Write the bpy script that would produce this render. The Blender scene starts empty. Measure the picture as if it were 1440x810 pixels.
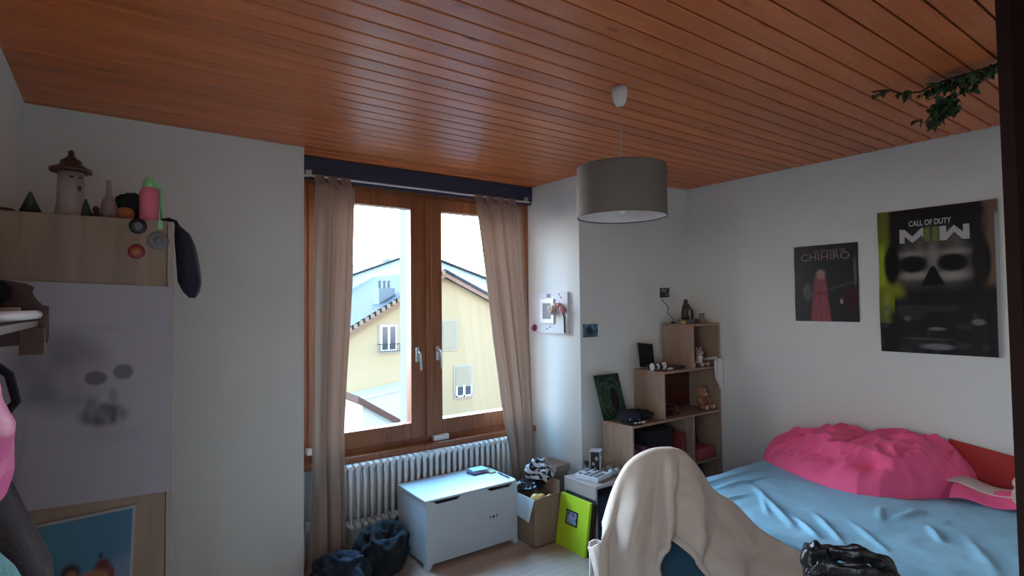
import bpy, bmesh, math, random
import numpy as np
from mathutils import Vector, Matrix, noise
random.seed(7)
PI = math.pi
SC = bpy.context.scene; YNEAR = -0.40
COL = SC.collection

# ------------------------------------------------------------------ camera, light, exposure
EYE = Vector((0, 0, 1.70))
YAW, PITCH, ROLL, FPX = math.radians(35.609), math.radians(1.5957), math.radians(-0.5726), 783.7
fw = Vector((math.sin(YAW) * math.cos(PITCH), math.cos(YAW) * math.cos(PITCH), math.sin(PITCH)))
r0 = Vector((math.cos(YAW), -math.sin(YAW), 0)); u0 = r0.cross(fw)
rr = r0 * math.cos(ROLL) + u0 * math.sin(ROLL); uu = -r0 * math.sin(ROLL) + u0 * math.cos(ROLL)
cam = bpy.data.cameras.new('camera'); camo = bpy.data.objects.new('camera', cam); COL.objects.link(camo)
cam.sensor_width = 36; cam.lens = FPX / 1440 * 36; cam.clip_start = 0.02; cam.clip_end = 300
camo.matrix_world = Matrix(((rr.x, uu.x, -fw.x, EYE.x), (rr.y, uu.y, -fw.y, EYE.y), (rr.z, uu.z, -fw.z, EYE.z), (0, 0, 0, 1)))
SC.camera = camo

w = bpy.data.worlds.new('sky'); SC.world = w; w.use_nodes = True
nt = w.node_tree; nt.nodes.clear()
wo = nt.nodes.new('ShaderNodeOutputWorld'); bg = nt.nodes.new('ShaderNodeBackground')
tc = nt.nodes.new('ShaderNodeTexCoord'); sp = nt.nodes.new('ShaderNodeSeparateXYZ'); cr = nt.nodes.new('ShaderNodeValToRGB')
nt.links.new(tc.outputs['Generated'], sp.inputs[0]); nt.links.new(sp.outputs['Z'], cr.inputs[0])
cr.color_ramp.elements[0].position = 0.0; cr.color_ramp.elements[0].color = (1.0, 0.965, 0.93, 1)
cr.color_ramp.elements[1].position = 0.72; cr.color_ramp.elements[1].color = (0.22, 0.57, 1.0, 1)
# hazy sky: brightest around the veiled sun, high beyond the window
nrm = nt.nodes.new('ShaderNodeVectorMath'); nrm.operation = 'NORMALIZE'; nt.links.new(tc.outputs['Generated'], nrm.inputs[0])
dt = nt.nodes.new('ShaderNodeVectorMath'); dt.operation = 'DOT_PRODUCT'; nt.links.new(nrm.outputs[0], dt.inputs[0])
dt.inputs[1].default_value = Vector((0.12, 0.86, 0.50)).normalized()
mr = nt.nodes.new('ShaderNodeMapRange'); mr.interpolation_type = 'SMOOTHSTEP'; nt.links.new(dt.outputs['Value'], mr.inputs['Value'])
SKY_LOW, SKY_GLOW = 5.6, 36.0
mr.inputs['From Min'].default_value = 0.55; mr.inputs['From Max'].default_value = 1.0; mr.inputs['To Min'].default_value = SKY_LOW; mr.inputs['To Max'].default_value = SKY_GLOW
nt.links.new(mr.outputs[0], bg.inputs['Strength'])
nt.links.new(cr.outputs[0], bg.inputs['Color']); nt.links.new(bg.outputs[0], wo.inputs[0])

def portal(name, loc, rot, sx, sy):
    p = bpy.data.lights.new(name, 'AREA'); o = bpy.data.objects.new(name, p); COL.objects.link(o)
    p.shape = 'RECTANGLE'; p.size = sx; p.size_y = sy; p.cycles.is_portal = True; o.location = loc; o.rotation_euler = rot
portal('window_portal', (1.96, 4.2, 1.6), (math.radians(-90), 0, 0), 1.9, 1.9)
portal('fill_window_portal', (-0.58, 0.38, 1.625), (0, math.radians(-90), 0), 1.35, 1.32)  # sky portal of the added, unseen fill window

vs = SC.view_settings
vs.view_transform = 'Standard'; vs.look = 'None'; vs.exposure = 0.46; vs.gamma = 1; vs.use_curve_mapping = False
SC.cycles.max_bounces = 10; SC.cycles.diffuse_bounces = 6; SC.cycles.transparent_max_bounces = 12
SC.cycles.sample_clamp_indirect = 6
SC.cycles.use_denoising = True

# ------------------------------------------------------------------ materials
def _mat(name):
    m = bpy.data.materials.new(name); m.use_nodes = True
    return m, m.node_tree, m.node_tree.nodes['Principled BSDF']

def flat(name, col, rough=0.7, metal=0.0, var=0.06, scale=30, bump=0.0, bscale=None, sheen=0.0, coat=0.0, trans=0.0):
    """procedural material: colour with a fine noise variation and optional bump"""
    m, t, b = _mat(name)
    n = t.nodes.new('ShaderNodeTexNoise'); n.inputs['Scale'].default_value = scale; n.inputs['Detail'].default_value = 3
    g = t.nodes.new('ShaderNodeTexCoord'); t.links.new(g.outputs['Object'], n.inputs['Vector'])
    mx = t.nodes.new('ShaderNodeMix'); mx.data_type = 'RGBA'
    mx.inputs['A'].default_value = (*[c * (1 - var) for c in col], 1); mx.inputs['B'].default_value = (*[min(1, c * (1 + var)) for c in col], 1)
    t.links.new(n.outputs['Fac'], mx.inputs['Factor']); t.links.new(mx.outputs['Result'], b.inputs['Base Color'])
    b.inputs['Roughness'].default_value = rough; b.inputs['Metallic'].default_value = metal
    b.inputs['Sheen Weight'].default_value = sheen; b.inputs['Coat Weight'].default_value = coat
    if bump:
        n2 = t.nodes.new('ShaderNodeTexNoise'); n2.inputs['Scale'].default_value = bscale or scale; n2.inputs['Detail'].default_value = 4
        t.links.new(g.outputs['Object'], n2.inputs['Vector'])
        bp = t.nodes.new('ShaderNodeBump'); bp.inputs['Strength'].default_value = bump; bp.inputs['Distance'].default_value = 0.01
        t.links.new(n2.outputs['Fac'], bp.inputs['Height']); t.links.new(bp.outputs[0], b.inputs['Normal'])
    if trans:
        tr = t.nodes.new('ShaderNodeBsdfTranslucent'); t.links.new(mx.outputs['Result'], tr.inputs['Color'])
        ms = t.nodes.new('ShaderNodeMixShader'); ms.inputs[0].default_value = trans
        out = t.nodes['Material Output']
        t.links.new(b.outputs[0], ms.inputs[1]); t.links.new(tr.outputs[0], ms.inputs[2]); t.links.new(ms.outputs[0], out.inputs[0])
    return m

def wood(name, c1, c2, axis='X', rough=0.45, scale=6, stretch=14, knots=0.0, board=None, coat=0.0, spec=0.5):
    """wood grain stretched along an axis; board=(axis, width) varies the tone per board"""
    m, t, b = _mat(name)
    g = t.nodes.new('ShaderNodeTexCoord'); mp = t.nodes.new('ShaderNodeMapping')
    s = {'X': (1, stretch, stretch), 'Y': (stretch, 1, stretch), 'Z': (stretch, stretch, 1)}[axis]
    mp.inputs['Scale'].default_value = s
    src = g.outputs['Object']
    t.links.new(src, mp.inputs['Vector'])
    bid = None
    if board:
        sx = t.nodes.new('ShaderNodeSeparateXYZ'); t.links.new(src, sx.inputs[0])
        dv = t.nodes.new('ShaderNodeMath'); dv.operation = 'DIVIDE'; dv.inputs[1].default_value = board[1]
        t.links.new(sx.outputs[board[0]], dv.inputs[0])
        fl = t.nodes.new('ShaderNodeMath'); fl.operation = 'FLOOR'; t.links.new(dv.outputs[0], fl.inputs[0])
        wn = t.nodes.new('ShaderNodeTexWhiteNoise'); wn.noise_dimensions = '1D'; t.links.new(fl.outputs[0], wn.inputs['W'])
        ad = t.nodes.new('ShaderNodeVectorMath'); ad.operation = 'ADD'
        t.links.new(mp.outputs[0], ad.inputs[0]); 
        sc = t.nodes.new('ShaderNodeVectorMath'); sc.operation = 'SCALE'; sc.inputs['Scale'].default_value = 37
        t.links.new(wn.outputs['Color'], sc.inputs[0]); t.links.new(sc.outputs[0], ad.inputs[1])
        vec = ad.outputs[0]; bid = wn.outputs['Value']
    else:
        vec = mp.outputs[0]
    n = t.nodes.new('ShaderNodeTexNoise'); n.inputs['Scale'].default_value = scale * 0.35; n.inputs['Detail'].default_value = 6; n.inputs['Distortion'].default_value = 0.8
    t.links.new(vec, n.inputs['Vector'])
    rp = t.nodes.new('ShaderNodeValToRGB'); rp.color_ramp.elements[0].position = 0.32; rp.color_ramp.elements[1].position = 0.68
    rp.color_ramp.elements[0].color = (*c1, 1); rp.color_ramp.elements[1].color = (*c2, 1)
    t.links.new(n.outputs['Fac'], rp.inputs[0]); outc = rp.outputs[0]
    if bid is not None:
        hv = t.nodes.new('ShaderNodeHueSaturation'); mr = t.nodes.new('ShaderNodeMapRange')
        mr.inputs['To Min'].default_value = 0.86; mr.inputs['To Max'].default_value = 1.12
        t.links.new(bid, mr.inputs['Value']); t.links.new(mr.outputs[0], hv.inputs['Value']); t.links.new(outc, hv.inputs['Color']); outc = hv.outputs[0]
    if knots:
        mk = t.nodes.new('ShaderNodeMapping'); mk.inputs['Scale'].default_value = {'X': (2.2, 7, 1), 'Y': (7, 2.2, 1), 'Z': (7, 7, 2)}[axis]
        t.links.new(src, mk.inputs['Vector'])
        vo = t.nodes.new('ShaderNodeTexVoronoi'); vo.inputs['Scale'].default_value = 1.0; t.links.new(mk.outputs[0], vo.inputs['Vector'])
        kr = t.nodes.new('ShaderNodeValToRGB'); kr.color_ramp.elements[0].position = 0.035; kr.color_ramp.elements[1].position = 0.11
        kr.color_ramp.elements[0].color = (knots,) * 3 + (1,); kr.color_ramp.elements[1].color = (0, 0, 0, 1)
        t.links.new(vo.outputs['Distance'], kr.inputs[0])
        mx = t.nodes.new('ShaderNodeMix'); mx.data_type = 'RGBA'; t.links.new(kr.outputs[0], mx.inputs['Factor'])
        t.links.new(outc, mx.inputs['A']); mx.inputs['B'].default_value = (c1[0] * 0.4, c1[1] * 0.3, c1[2] * 0.3, 1); outc = mx.outputs['Result']
    t.links.new(outc, b.inputs['Base Color']); b.inputs['Roughness'].default_value = rough; b.inputs['Coat Weight'].default_value = coat
    b.inputs['Coat Roughness'].default_value = 0.25; b.inputs['Specular IOR Level'].default_value = spec
    bp = t.nodes.new('ShaderNodeBump'); bp.inputs['Strength'].default_value = 0.12; bp.inputs['Distance'].default_value = 0.004
    t.links.new(n.outputs['Fac'], bp.inputs['Height']); t.links.new(bp.outputs[0], b.inputs['Normal'])
    return m

def colattr(name, rough=0.5, coat=0.0):
    m, t, b = _mat(name)
    a = t.nodes.new('ShaderNodeVertexColor'); a.layer_name = 'Col'
    t.links.new(a.outputs['Color'], b.inputs['Base Color']); b.inputs['Roughness'].default_value = rough; b.inputs['Coat Weight'].default_value = coat
    return m

def glassmat(name, refl=0.02, tint=(1, 1, 1)):
    m = bpy.data.materials.new(name); m.use_nodes = True; t = m.node_tree; t.nodes.clear()
    o = t.nodes.new('ShaderNodeOutputMaterial'); tr = t.nodes.new('ShaderNodeBsdfTransparent'); gl = t.nodes.new('ShaderNodeBsdfGlossy')
    tr.inputs[0].default_value = (*tint, 1); gl.inputs['Roughness'].default_value = 0.02
    ms = t.nodes.new('ShaderNodeMixShader'); ms.inputs[0].default_value = refl; t.links.new(tr.outputs[0], ms.inputs[1]); t.links.new(gl.outputs[0], ms.inputs[2])
    t.links.new(ms.outputs[0], o.inputs[0])
    return m

M = {}
M['wall'] = flat('white_plaster', (0.70, 0.725, 0.695), 0.92, var=0.03, scale=3, bump=0.15, bscale=60)
M['ceil'] = wood('varnished_pine_boards', (0.52, 0.118, 0.025), (0.66, 0.178, 0.042), 'X', rough=0.38, scale=5, stretch=12, knots=0.85, board=('Y', 0.0982), coat=0.0, spec=0.75)
M['groove'] = flat('dark_groove', (0.035, 0.010, 0.005), 0.9)
M['floor'] = wood('floor_laminate', (0.42, 0.265, 0.19), (0.51, 0.335, 0.25), 'X', rough=0.30, scale=5, stretch=10, board=('Y', 0.19), coat=0.3)
M['frame'] = wood('stained_window_wood', (0.20, 0.066, 0.022), (0.31, 0.11, 0.037), 'Z', rough=0.38, scale=6, stretch=12, coat=0.2)
M['beam'] = flat('dark_blue_paint', (0.028, 0.035, 0.075), 0.55, var=0.15, scale=8)
M['oak'] = wood('light_oak_laminate', (0.29, 0.19, 0.135), (0.38, 0.26, 0.185), 'Z', rough=0.5, scale=5, stretch=10)
M['oakx'] = wood('light_oak_board', (0.29, 0.175, 0.115), (0.38, 0.24, 0.165), 'X', rough=0.5, scale=5, stretch=10)
M['ward'] = wood('wardrobe_oak', (0.22, 0.15, 0.10), (0.32, 0.225, 0.155), 'Z', rough=0.55, scale=5, stretch=9)
M['wardedge'] = flat('wardrobe_door_edge', (0.34, 0.29, 0.25), 0.5)
M['white'] = flat('white_enamel', (0.80, 0.80, 0.78), 0.32, var=0.02)
M['whitelac'] = flat('white_lacquer_board', (0.50, 0.53, 0.55), 0.5, var=0.02)
M['whiteplas'] = flat('white_plastic', (0.75, 0.74, 0.72), 0.4, var=0.02)
M['curtain'] = flat('beige_curtain_cloth', (0.47, 0.365, 0.30), 0.9, var=0.05, scale=200, bump=0.2, bscale=400, trans=0.30)
M['glass'] = glassmat('window_glass')
M['steel'] = flat('brushed_metal', (0.6, 0.6, 0.62), 0.3, metal=1.0, var=0.03)
M['shade'] = flat('grey_brown_lampshade_fabric', (0.15, 0.135, 0.12), 0.85, var=0.06, scale=300, bump=0.1, bscale=500)
M['shadein'] = flat('white_shade_lining', (0.8, 0.8, 0.8), 0.7, var=0.02)
M['black'] = flat('black_plastic', (0.012, 0.012, 0.014), 0.4)
M['blackcloth'] = flat('black_cloth', (0.010, 0.010, 0.013), 0.95, var=0.2, bump=0.3, bscale=120)
M['navycloth'] = flat('navy_cloth', (0.013, 0.017, 0.032), 0.85, var=0.2, bump=0.3, bscale=100)
M['bag'] = flat('black_bin_bag_plastic', (0.010, 0.010, 0.011), 0.34, var=0.1, bump=0.5, bscale=22)
M['chair'] = flat('blue_chair_fabric', (0.012, 0.06, 0.10), 0.8, var=0.15, scale=200, bump=0.2, bscale=400)
M['blanket'] = flat('cream_fleece', (0.51, 0.42, 0.34), 0.95, var=0.05, scale=60, bump=0.35, bscale=260, sheen=0.35)
M['sheet'] = flat('light_blue_cotton', (0.24, 0.53, 0.71), 0.85, var=0.04, scale=4, bump=0.25, bscale=20, sheen=0.1)
M['duvet'] = flat('bright_pink_cotton', (0.86, 0.10, 0.26), 0.7, var=0.06, scale=5, bump=0.3, bscale=18, sheen=0.15)
M['lining'] = flat('pale_lining', (0.62, 0.50, 0.47), 0.9)
M['red'] = flat('red_board', (0.42, 0.014, 0.012), 0.45)
M['card'] = flat('brown_cardboard', (0.27, 0.17, 0.11), 0.85, var=0.08, scale=20)
M['cardw'] = flat('white_cardboard', (0.50, 0.52, 0.52), 0.7)
M['greybox'] = flat('beige_grey_box', (0.36, 0.30, 0.26), 0.8)
M['lime'] = flat('lime_green_cover', (0.44, 0.60, 0.015), 0.5, var=0.04)
M['darkwood'] = wood('dark_red_wood', (0.05, 0.012, 0.008), (0.09, 0.022, 0.014), 'X', rough=0.4, scale=5)
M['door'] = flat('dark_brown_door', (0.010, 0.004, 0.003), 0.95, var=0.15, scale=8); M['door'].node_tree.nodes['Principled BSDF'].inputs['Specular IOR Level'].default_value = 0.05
M['leaf'] = flat('dark_green_leaf', (0.022, 0.06, 0.018), 0.5, var=0.4, scale=15)
M['stem'] = flat('brown_stem', (0.04, 0.03, 0.012), 0.8)
M['paperw'] = flat('white_paper', (0.62, 0.62, 0.64), 0.6, var=0.02)
M['art'] = colattr('printed_gloss_paper', 0.32, 0.0); M['art'].node_tree.nodes['Principled BSDF'].inputs['Specular IOR Level'].default_value = 0.3
M['artm'] = colattr('drawing_paper', 0.75)
M['grey'] = flat('grey_plastic', (0.15, 0.15, 0.17), 0.5)
M['dred'] = flat('dark_red_plastic', (0.22, 0.03, 0.025), 0.4)
M['pinkp'] = flat('pink_plastic', (0.75, 0.17, 0.24), 0.4)
M['greenp'] = flat('pale_green_plastic', (0.25, 0.60, 0.28), 0.4)
M['orange'] = flat('orange_brown', (0.40, 0.14, 0.05), 0.7)
M['fur'] = flat('tan_plush', (0.42, 0.17, 0.08), 1.0, var=0.2, scale=90, bump=0.8, bscale=160, sheen=0.4)
M['furl'] = flat('cream_plush', (0.60, 0.46, 0.36), 1.0, var=0.15, scale=90, bump=0.8, bscale=160, sheen=0.4)
M['furw'] = flat('white_plush', (0.72, 0.68, 0.66), 1.0, var=0.1, scale=90, bump=0.8, bscale=160, sheen=0.4)
M['furb'] = flat('black_plush', (0.012, 0.012, 0.012), 1.0, var=0.2, scale=90, bump=0.8, bscale=160, sheen=0.2)
M['pinkc'] = flat('pink_nylon', (0.72, 0.10, 0.34), 0.5, bump=0.3, bscale=30)
M['teal'] = flat('teal_knit', (0.16, 0.42, 0.44), 0.95, var=0.2, scale=90, bump=0.9, bscale=140)
NOSPEC = ('slate', 'terra', 'paver', 'facade', 'greyw', 'verge', 'pale')
M['facade'] = flat('cream_render', (0.35, 0.27, 0.16), 0.95, var=0.03, scale=1.5)
M['stack'] = flat('grey_chimney_render', (0.14, 0.17, 0.19), 0.9)
M['slate'] = flat('dark_roof_slates', (0.022, 0.027, 0.031), 0.8, var=0.25, scale=6)
M['verge'] = flat('verge_tile_ends', (0.24, 0.18, 0.12), 0.8)
M['vergeb'] = flat('brown_eaves_board', (0.20, 0.11, 0.07), 0.8)
M['terra'] = flat('pale_terracotta_tiles', (0.085, 0.045, 0.035), 0.9, var=0.2, scale=6)
M['pale'] = flat('haze_tinted_render', (0.40, 0.56, 0.62), 0.95)  # haze and shade on the far house put into its wall colour
M['paver'] = flat('asphalt_paving', (0.05, 0.05, 0.05), 0.95, var=0.1, scale=2)
M['greyw'] = flat('grey_render', (0.42, 0.44, 0.42), 0.95)
M['pane'] = flat('dark_window_pane', (0.05, 0.06, 0.07), 0.1)
M['shutter'] = flat('beige_roller_shutter', (0.26, 0.225, 0.15), 0.8)
M['stone'] = flat('window_stone_surround', (0.30, 0.27, 0.22), 0.9)
M['gold'] = flat('yellow_ceramic', (0.75, 0.42, 0.12), 0.3)
M['ceramic'] = flat('greige_ceramic', (0.26, 0.20, 0.18), 0.35)
M['brownc'] = flat('brown_glazed_ceramic', (0.055, 0.022, 0.02), 0.3)
M['dgreen'] = flat('dark_green_glaze', (0.035, 0.05, 0.03), 0.5, var=0.3)
M['slot'] = flat('dark_slot', (0.01, 0.012, 0.03), 0.9)
M['carblue'] = flat('blue_grey_car_paint', (0.18, 0.26, 0.36), 0.25)

for k_ in NOSPEC: M[k_].node_tree.nodes['Principled BSDF'].inputs['Specular IOR Level'].default_value = 0.1

# ------------------------------------------------------------------ builders
def box(bm, x0, x1, y0, y1, z0, z1, bev=0.0, mi=0, mat=None, seg=2):
    """axis-aligned box, optional bevel, optional matrix"""
    vs_ = [bm.verts.new((x, y, z)) for z in (z0, z1) for x, y in ((x0, y0), (x1, y0), (x1, y1), (x0, y1))]
    fs = [(0, 3, 2, 1), (4, 5, 6, 7), (0, 1, 5, 4), (1, 2, 6, 5), (2, 3, 7, 6), (3, 0, 4, 7)]
    F = [bm.faces.new([vs_[i] for i in f]) for f in fs]
    for f in F: f.material_index = mi
    if mat is not None: bmesh.ops.transform(bm, matrix=mat, verts=vs_)
    if bev > 0:
        es = list({e for f in F for e in f.edges})
        bmesh.ops.bevel(bm, geom=es, offset=bev, segments=seg, profile=0.5, affect='EDGES')
    return bm

def prism(bm, pts, d, o=(0, 0, 0), mi=0):
    """pts = 3D outline (list of Vector), extruded by vector d"""
    d = Vector(d)
    a = [bm.verts.new(Vector(p)) for p in pts]; b = [bm.verts.new(Vector(p) + d) for p in pts]
    n = len(a)
    F = [bm.faces.new(a), bm.faces.new(b[::-1])]
    for i in range(n): F.append(bm.faces.new((a[i], b[i], b[(i + 1) % n], a[(i + 1) % n])))
    for f in F: f.material_index = mi
    bmesh.ops.recalc_face_normals(bm, faces=F)
    return bm

def tube(bm, pts, r, seg=8, mi=0, closed=False, cap=True):
    pts = [Vector(p) for p in pts]; rs = r if isinstance(r, (list, tuple)) else [r] * len(pts)
    rings = []; n = len(pts)
    up = None
    for i, p in enumerate(pts):
        t = (pts[min(i + 1, n - 1)] - pts[max(i - 1, 0)]).normalized()
        if up is None:
            up = t.orthogonal().normalized()
        up = (up - t * up.dot(t)).normalized() if (up - t * up.dot(t)).length > 1e-5 else t.orthogonal().normalized()
        sd = t.cross(up)
        rings.append([bm.verts.new(p + (up * math.cos(a) + sd * math.sin(a)) * rs[i]) for a in [2 * PI * k / seg for k in range(seg)]])
    for i in range(n - 1):
        for k in range(seg):
            f = bm.faces.new((rings[i][k], rings[i][(k + 1) % seg], rings[i + 1][(k + 1) % seg], rings[i + 1][k])); f.material_index = mi; f.smooth = True
    if cap:
        bm.faces.new(rings[0][::-1]).material_index = mi; bm.faces.new(rings[-1]).material_index = mi
    return bm

def lathe(bm, prof, c=(0, 0, 0), seg=24, mi=0, axis='Z', close=True, smooth=True):
    c = Vector(c); rings = []
    for (r, h) in prof:
        ring = []
        for k in range(seg):
            a = 2 * PI * k / seg
            v = {'Z': Vector((r * math.cos(a), r * math.sin(a), h)), 'Y': Vector((r * math.cos(a), h, r * math.sin(a))), 'X': Vector((h, r * math.cos(a), r * math.sin(a)))}[axis]
            ring.append(bm.verts.new(c + v))
        rings.append(ring)
    F = []
    for i in range(len(rings) - 1):
        for k in range(seg):
            f = bm.faces.new((rings[i][k], rings[i][(k + 1) % seg], rings[i + 1][(k + 1) % seg], rings[i + 1][k])); F.append(f)
    if close:
        F += [bm.faces.new(rings[0][::-1]), bm.faces.new(rings[-1])]
    for f in F: f.material_index = mi; f.smooth = smooth
    bmesh.ops.recalc_face_normals(bm, faces=F)
    return bm

def fbm(v, o=3): return noise.fractal(Vector(v), 1.0, 2.0, o)
def blob(bm, c, r, amp=0.0, fr=8.0, seg=24, mi=0, rot=None, ridged=False, zmin=None):
    """ellipsoid with noise displacement"""
    c = Vector(c); g = bmesh.ops.create_uvsphere(bm, u_segments=seg, v_segments=max(8, seg * 2 // 3), radius=1.0)
    R_ = rot or Matrix.Identity(3)
    for v in g['verts']:
        n = v.co.copy(); p = Vector((n.x * r[0], n.y * r[1], n.z * r[2]))
        if amp:
            k = fbm(p * fr + c * 3.1)
            if ridged: k = 0.5 - abs(fbm(p * fr + c * 3.1)) * 2
            p += n * amp * k
        v.co = c + R_ @ p
        if zmin is not None and v.co.z < zmin: v.co.z = zmin
    fs = {f for v in g['verts'] for f in v.link_faces}
    for f in fs: f.smooth = True; f.material_index = mi
    return bm

def grid(bm, fn, nu, nv, mi=0, skip=None):
    V = [[bm.verts.new(fn(i / nu, j / nv)) for j in range(nv + 1)] for i in range(nu + 1)]
    for i in range(nu):
        for j in range(nv):
            if skip and skip(i, j): continue
            f = bm.faces.new((V[i][j], V[i + 1][j], V[i + 1][j + 1], V[i][j + 1])); f.smooth = True; f.material_index = mi
    return bm

def B(): return bmesh.new()
def obj(name, bm, m, parent=None):
    """link ONE mesh object; geometry is given in room coordinates"""
    me = bpy.data.meshes.new(name); bm.to_mesh(me); bm.free()
    for mm in (m if isinstance(m, (list, tuple)) else [m]): me.materials.append(mm)
    o = bpy.data.objects.new(name, me); COL.objects.link(o)
    if parent is None:
        xs = np.empty(len(me.vertices) * 3); me.vertices.foreach_get('co', xs); xs = xs.reshape(-1, 3)
        c = Vector(((xs[:, 0].min() + xs[:, 0].max()) / 2, (xs[:, 1].min() + xs[:, 1].max()) / 2, xs[:, 2].min()))
        me.transform(Matrix.Translation(-c)); o.location = c
    else:
        o.parent = parent
        root = parent
        if parent.parent is None: me.transform(Matrix.Translation(-parent.location))
        else: me.transform(Matrix.Translation(-parent.parent.location))
    return o
def thing(name, label, cat, loc, group=None):
    o = bpy.data.objects.new(name, None); COL.objects.link(o); o.empty_display_size = 0.05
    o.location = loc; o['label'] = label; o['category'] = cat
    if group: o['group'] = group
    return o
def tag(o, label, cat, group=None):
    o['label'] = label; o['category'] = cat
    if group: o['group'] = group
    return o
def struct(name, bm, m, parent=None):
    o = obj(name, bm, m, parent)
    if parent is None: o['kind'] = 'structure'
    return o
def solidify(o, t, sub=0, offset=0.0):
    s = o.modifiers.new('thickness', 'SOLIDIFY'); s.thickness = t; s.offset = offset
    if sub:
        u = o.modifiers.new('smooth', 'SUBSURF'); u.levels = sub; u.render_levels = sub
    return o

# painting on a thin sheet: numpy functions of (u right, v up) in 0..1
def sm(a, b, x):
    t = np.clip((x - a) / (b - a), 0, 1); return t * t * (3 - 2 * t)
def ell(u, v, cu, cv, ru, rv, soft=0.3):
    d = np.sqrt(((u - cu) / ru) ** 2 + ((v - cv) / rv) ** 2); return 1 - sm(1 - soft, 1 + soft, d)
def mixc(base, col, k): return base * (1 - k[..., None]) + np.array(col)[None, None] * k[..., None]
def vnoise(U, V, f, seed=0):
    rs = np.random.RandomState(seed); G = rs.rand(64, 64)
    x = U * f; y = V * f; xi = np.floor(x).astype(int) % 63; yi = np.floor(y).astype(int) % 63
    fx = x - np.floor(x); fy = y - np.floor(y); fx = fx * fx * (3 - 2 * fx); fy = fy * fy * (3 - 2 * fy)
    return (G[xi, yi] * (1 - fx) + G[xi + 1, yi] * fx) * (1 - fy) + (G[xi, yi + 1] * (1 - fx) + G[xi + 1, yi + 1] * fx) * fy
def sheet(name, origin, du, dv, paint, nu, nv, m, parent=None, thick=0.0012, warp=None):
    """thin printed sheet: front face grid carrying colours, with an edge and a back"""
    origin, du, dv = Vector(origin), Vector(du), Vector(dv); n = du.cross(dv).normalized()
    u = np.linspace(0, 1, nu + 1); v = np.linspace(0, 1, nv + 1); U, V = np.meshgrid(u, v, indexing='ij')
    colr = np.clip(paint(U, V), 0, 1)
    W = warp(U, V) if warp is not None else np.zeros_like(U)
    P = np.array(origin)[None, None] + U[..., None] * np.array(du) + V[..., None] * np.array(dv) + W[..., None] * np.array(n)
    front = P.reshape(-1, 3); N = len(front)
    back = front - np.array(n) * thick
    idx = np.arange(N).reshape(nu + 1, nv + 1)
    q = np.stack([idx[:-1, :-1], idx[1:, :-1], idx[1:, 1:], idx[:-1, 1:]], -1).reshape(-1, 4)
    faces = [tuple(x) for x in q.tolist()]
    rim = list(idx[:, 0]) + list(idx[-1, 1:]) + list(idx[-2::-1, -1]) + list(idx[0, -2:0:-1])
    for i in range(len(rim)):
        a, b = int(rim[i]), int(rim[(i + 1) % len(rim)]); faces.append((b, a, a + N, b + N))
    faces += [tuple(int(x) + N for x in f[::-1]) for f in q.tolist()]
    me = bpy.data.meshes.new(name); me.from_pydata(np.vstack([front, back]).tolist(), [], faces); me.update()
    ca = me.color_attributes.new('Col', 'FLOAT_COLOR', 'POINT')
    c = np.ones((2 * N, 4)); c[:N, :3] = colr.reshape(-1, 3); c[N:, :3] = colr.reshape(-1, 3)
    ca.data.foreach_set('color', c.astype(np.float32).ravel())
    me.materials.append(m)
    o = bpy.data.objects.new(name, me); COL.objects.link(o)
    if parent is not None:
        o.parent = parent; me.transform(Matrix.Translation(-parent.location))
    else:
        c0 = origin + du * 0.5; me.transform(Matrix.Translation(-c0)); o.location = c0
    return o
def text(name, s, origin, du, dv, w_, h_, m, parent, bold=0.0, spacing=1.0):
    """lettering as thin mesh: fits string s in a w_ x h_ box, axes du, dv (unit)"""
    cu = bpy.data.curves.new('lettering', 'FONT'); cu.body = s; cu.size = 1; cu.offset = bold; cu.extrude = 0.004; cu.space_character = spacing
    t = bpy.data.objects.new('lettering', cu); COL.objects.link(t)
    dg = bpy.context.evaluated_depsgraph_get(); me = bpy.data.meshes.new_from_object(t.evaluated_get(dg))
    bpy.data.objects.remove(t)
    co = np.empty(len(me.vertices) * 3); me.vertices.foreach_get('co', co); co = co.reshape(-1, 3)
    mn, mx = co.min(0), co.max(0)
    a = (co[:, 0] - mn[0]) / (mx[0] - mn[0]) * w_; b = (co[:, 1] - mn[1]) / (mx[1] - mn[1]) * h_
    du, dv = Vector(du), Vector(dv); n = du.cross(dv)
    c = np.where(co[:, 2] > 0, 0.0009, 0.0003)
    P = np.array(origin)[None] + a[:, None] * np.array(du) + b[:, None] * np.array(dv) + c[:, None] * np.array(n)
    P -= np.array(parent.location)
    me.vertices.foreach_set('co', P.ravel()); me.update(); me.materials.clear(); me.materials.append(m)
    o = bpy.data.objects.new(name, me); COL.objects.link(o); o.parent = parent
    return o

# ------------------------------------------------------------------ the room
H = 2.70
XL, XR, YN = -0.357, 4.16, -0.40
b = B(); box(b, XL - 0.2, XR + 0.2, YN - 0.2, 4.1, -0.15, 0.0); struct('floor', b, M['floor'])
# boarded ceiling: one board after another with a sunk groove between them
b = B(); SPB = 0.0982
y = math.floor(YN / SPB) * SPB
while y < 4.05:
    a0, a1 = y + 0.0045, y + SPB - 0.0045
    prof = [(a0, H + 0.012), (a0, H + 0.003), (a0 + 0.003, H), (a1 - 0.003, H), (a1, H + 0.003), (a1, H + 0.012)]
    prev = None
    for (yy, zz) in prof:
        cur = (b.verts.new((XL - 0.1, yy, zz)), b.verts.new((XR + 0.1, yy, zz)))
        if prev: b.faces.new((prev[0], prev[1], cur[1], cur[0]))
        prev = cur
    v4 = [b.verts.new(p) for p in ((XL - 0.1, a1, H + 0.012), (XR + 0.1, a1, H + 0.012), (XR + 0.1, y + SPB + 0.0045, H + 0.012), (XL - 0.1, y + SPB + 0.0045, H + 0.012))]
    f = b.faces.new(v4); f.material_index = 1
    y += SPB
box(b, XL - 0.2, XR + 0.2, YN - 0.2, 4.1, H + 0.0125, H + 0.15, mi=1)
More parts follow.
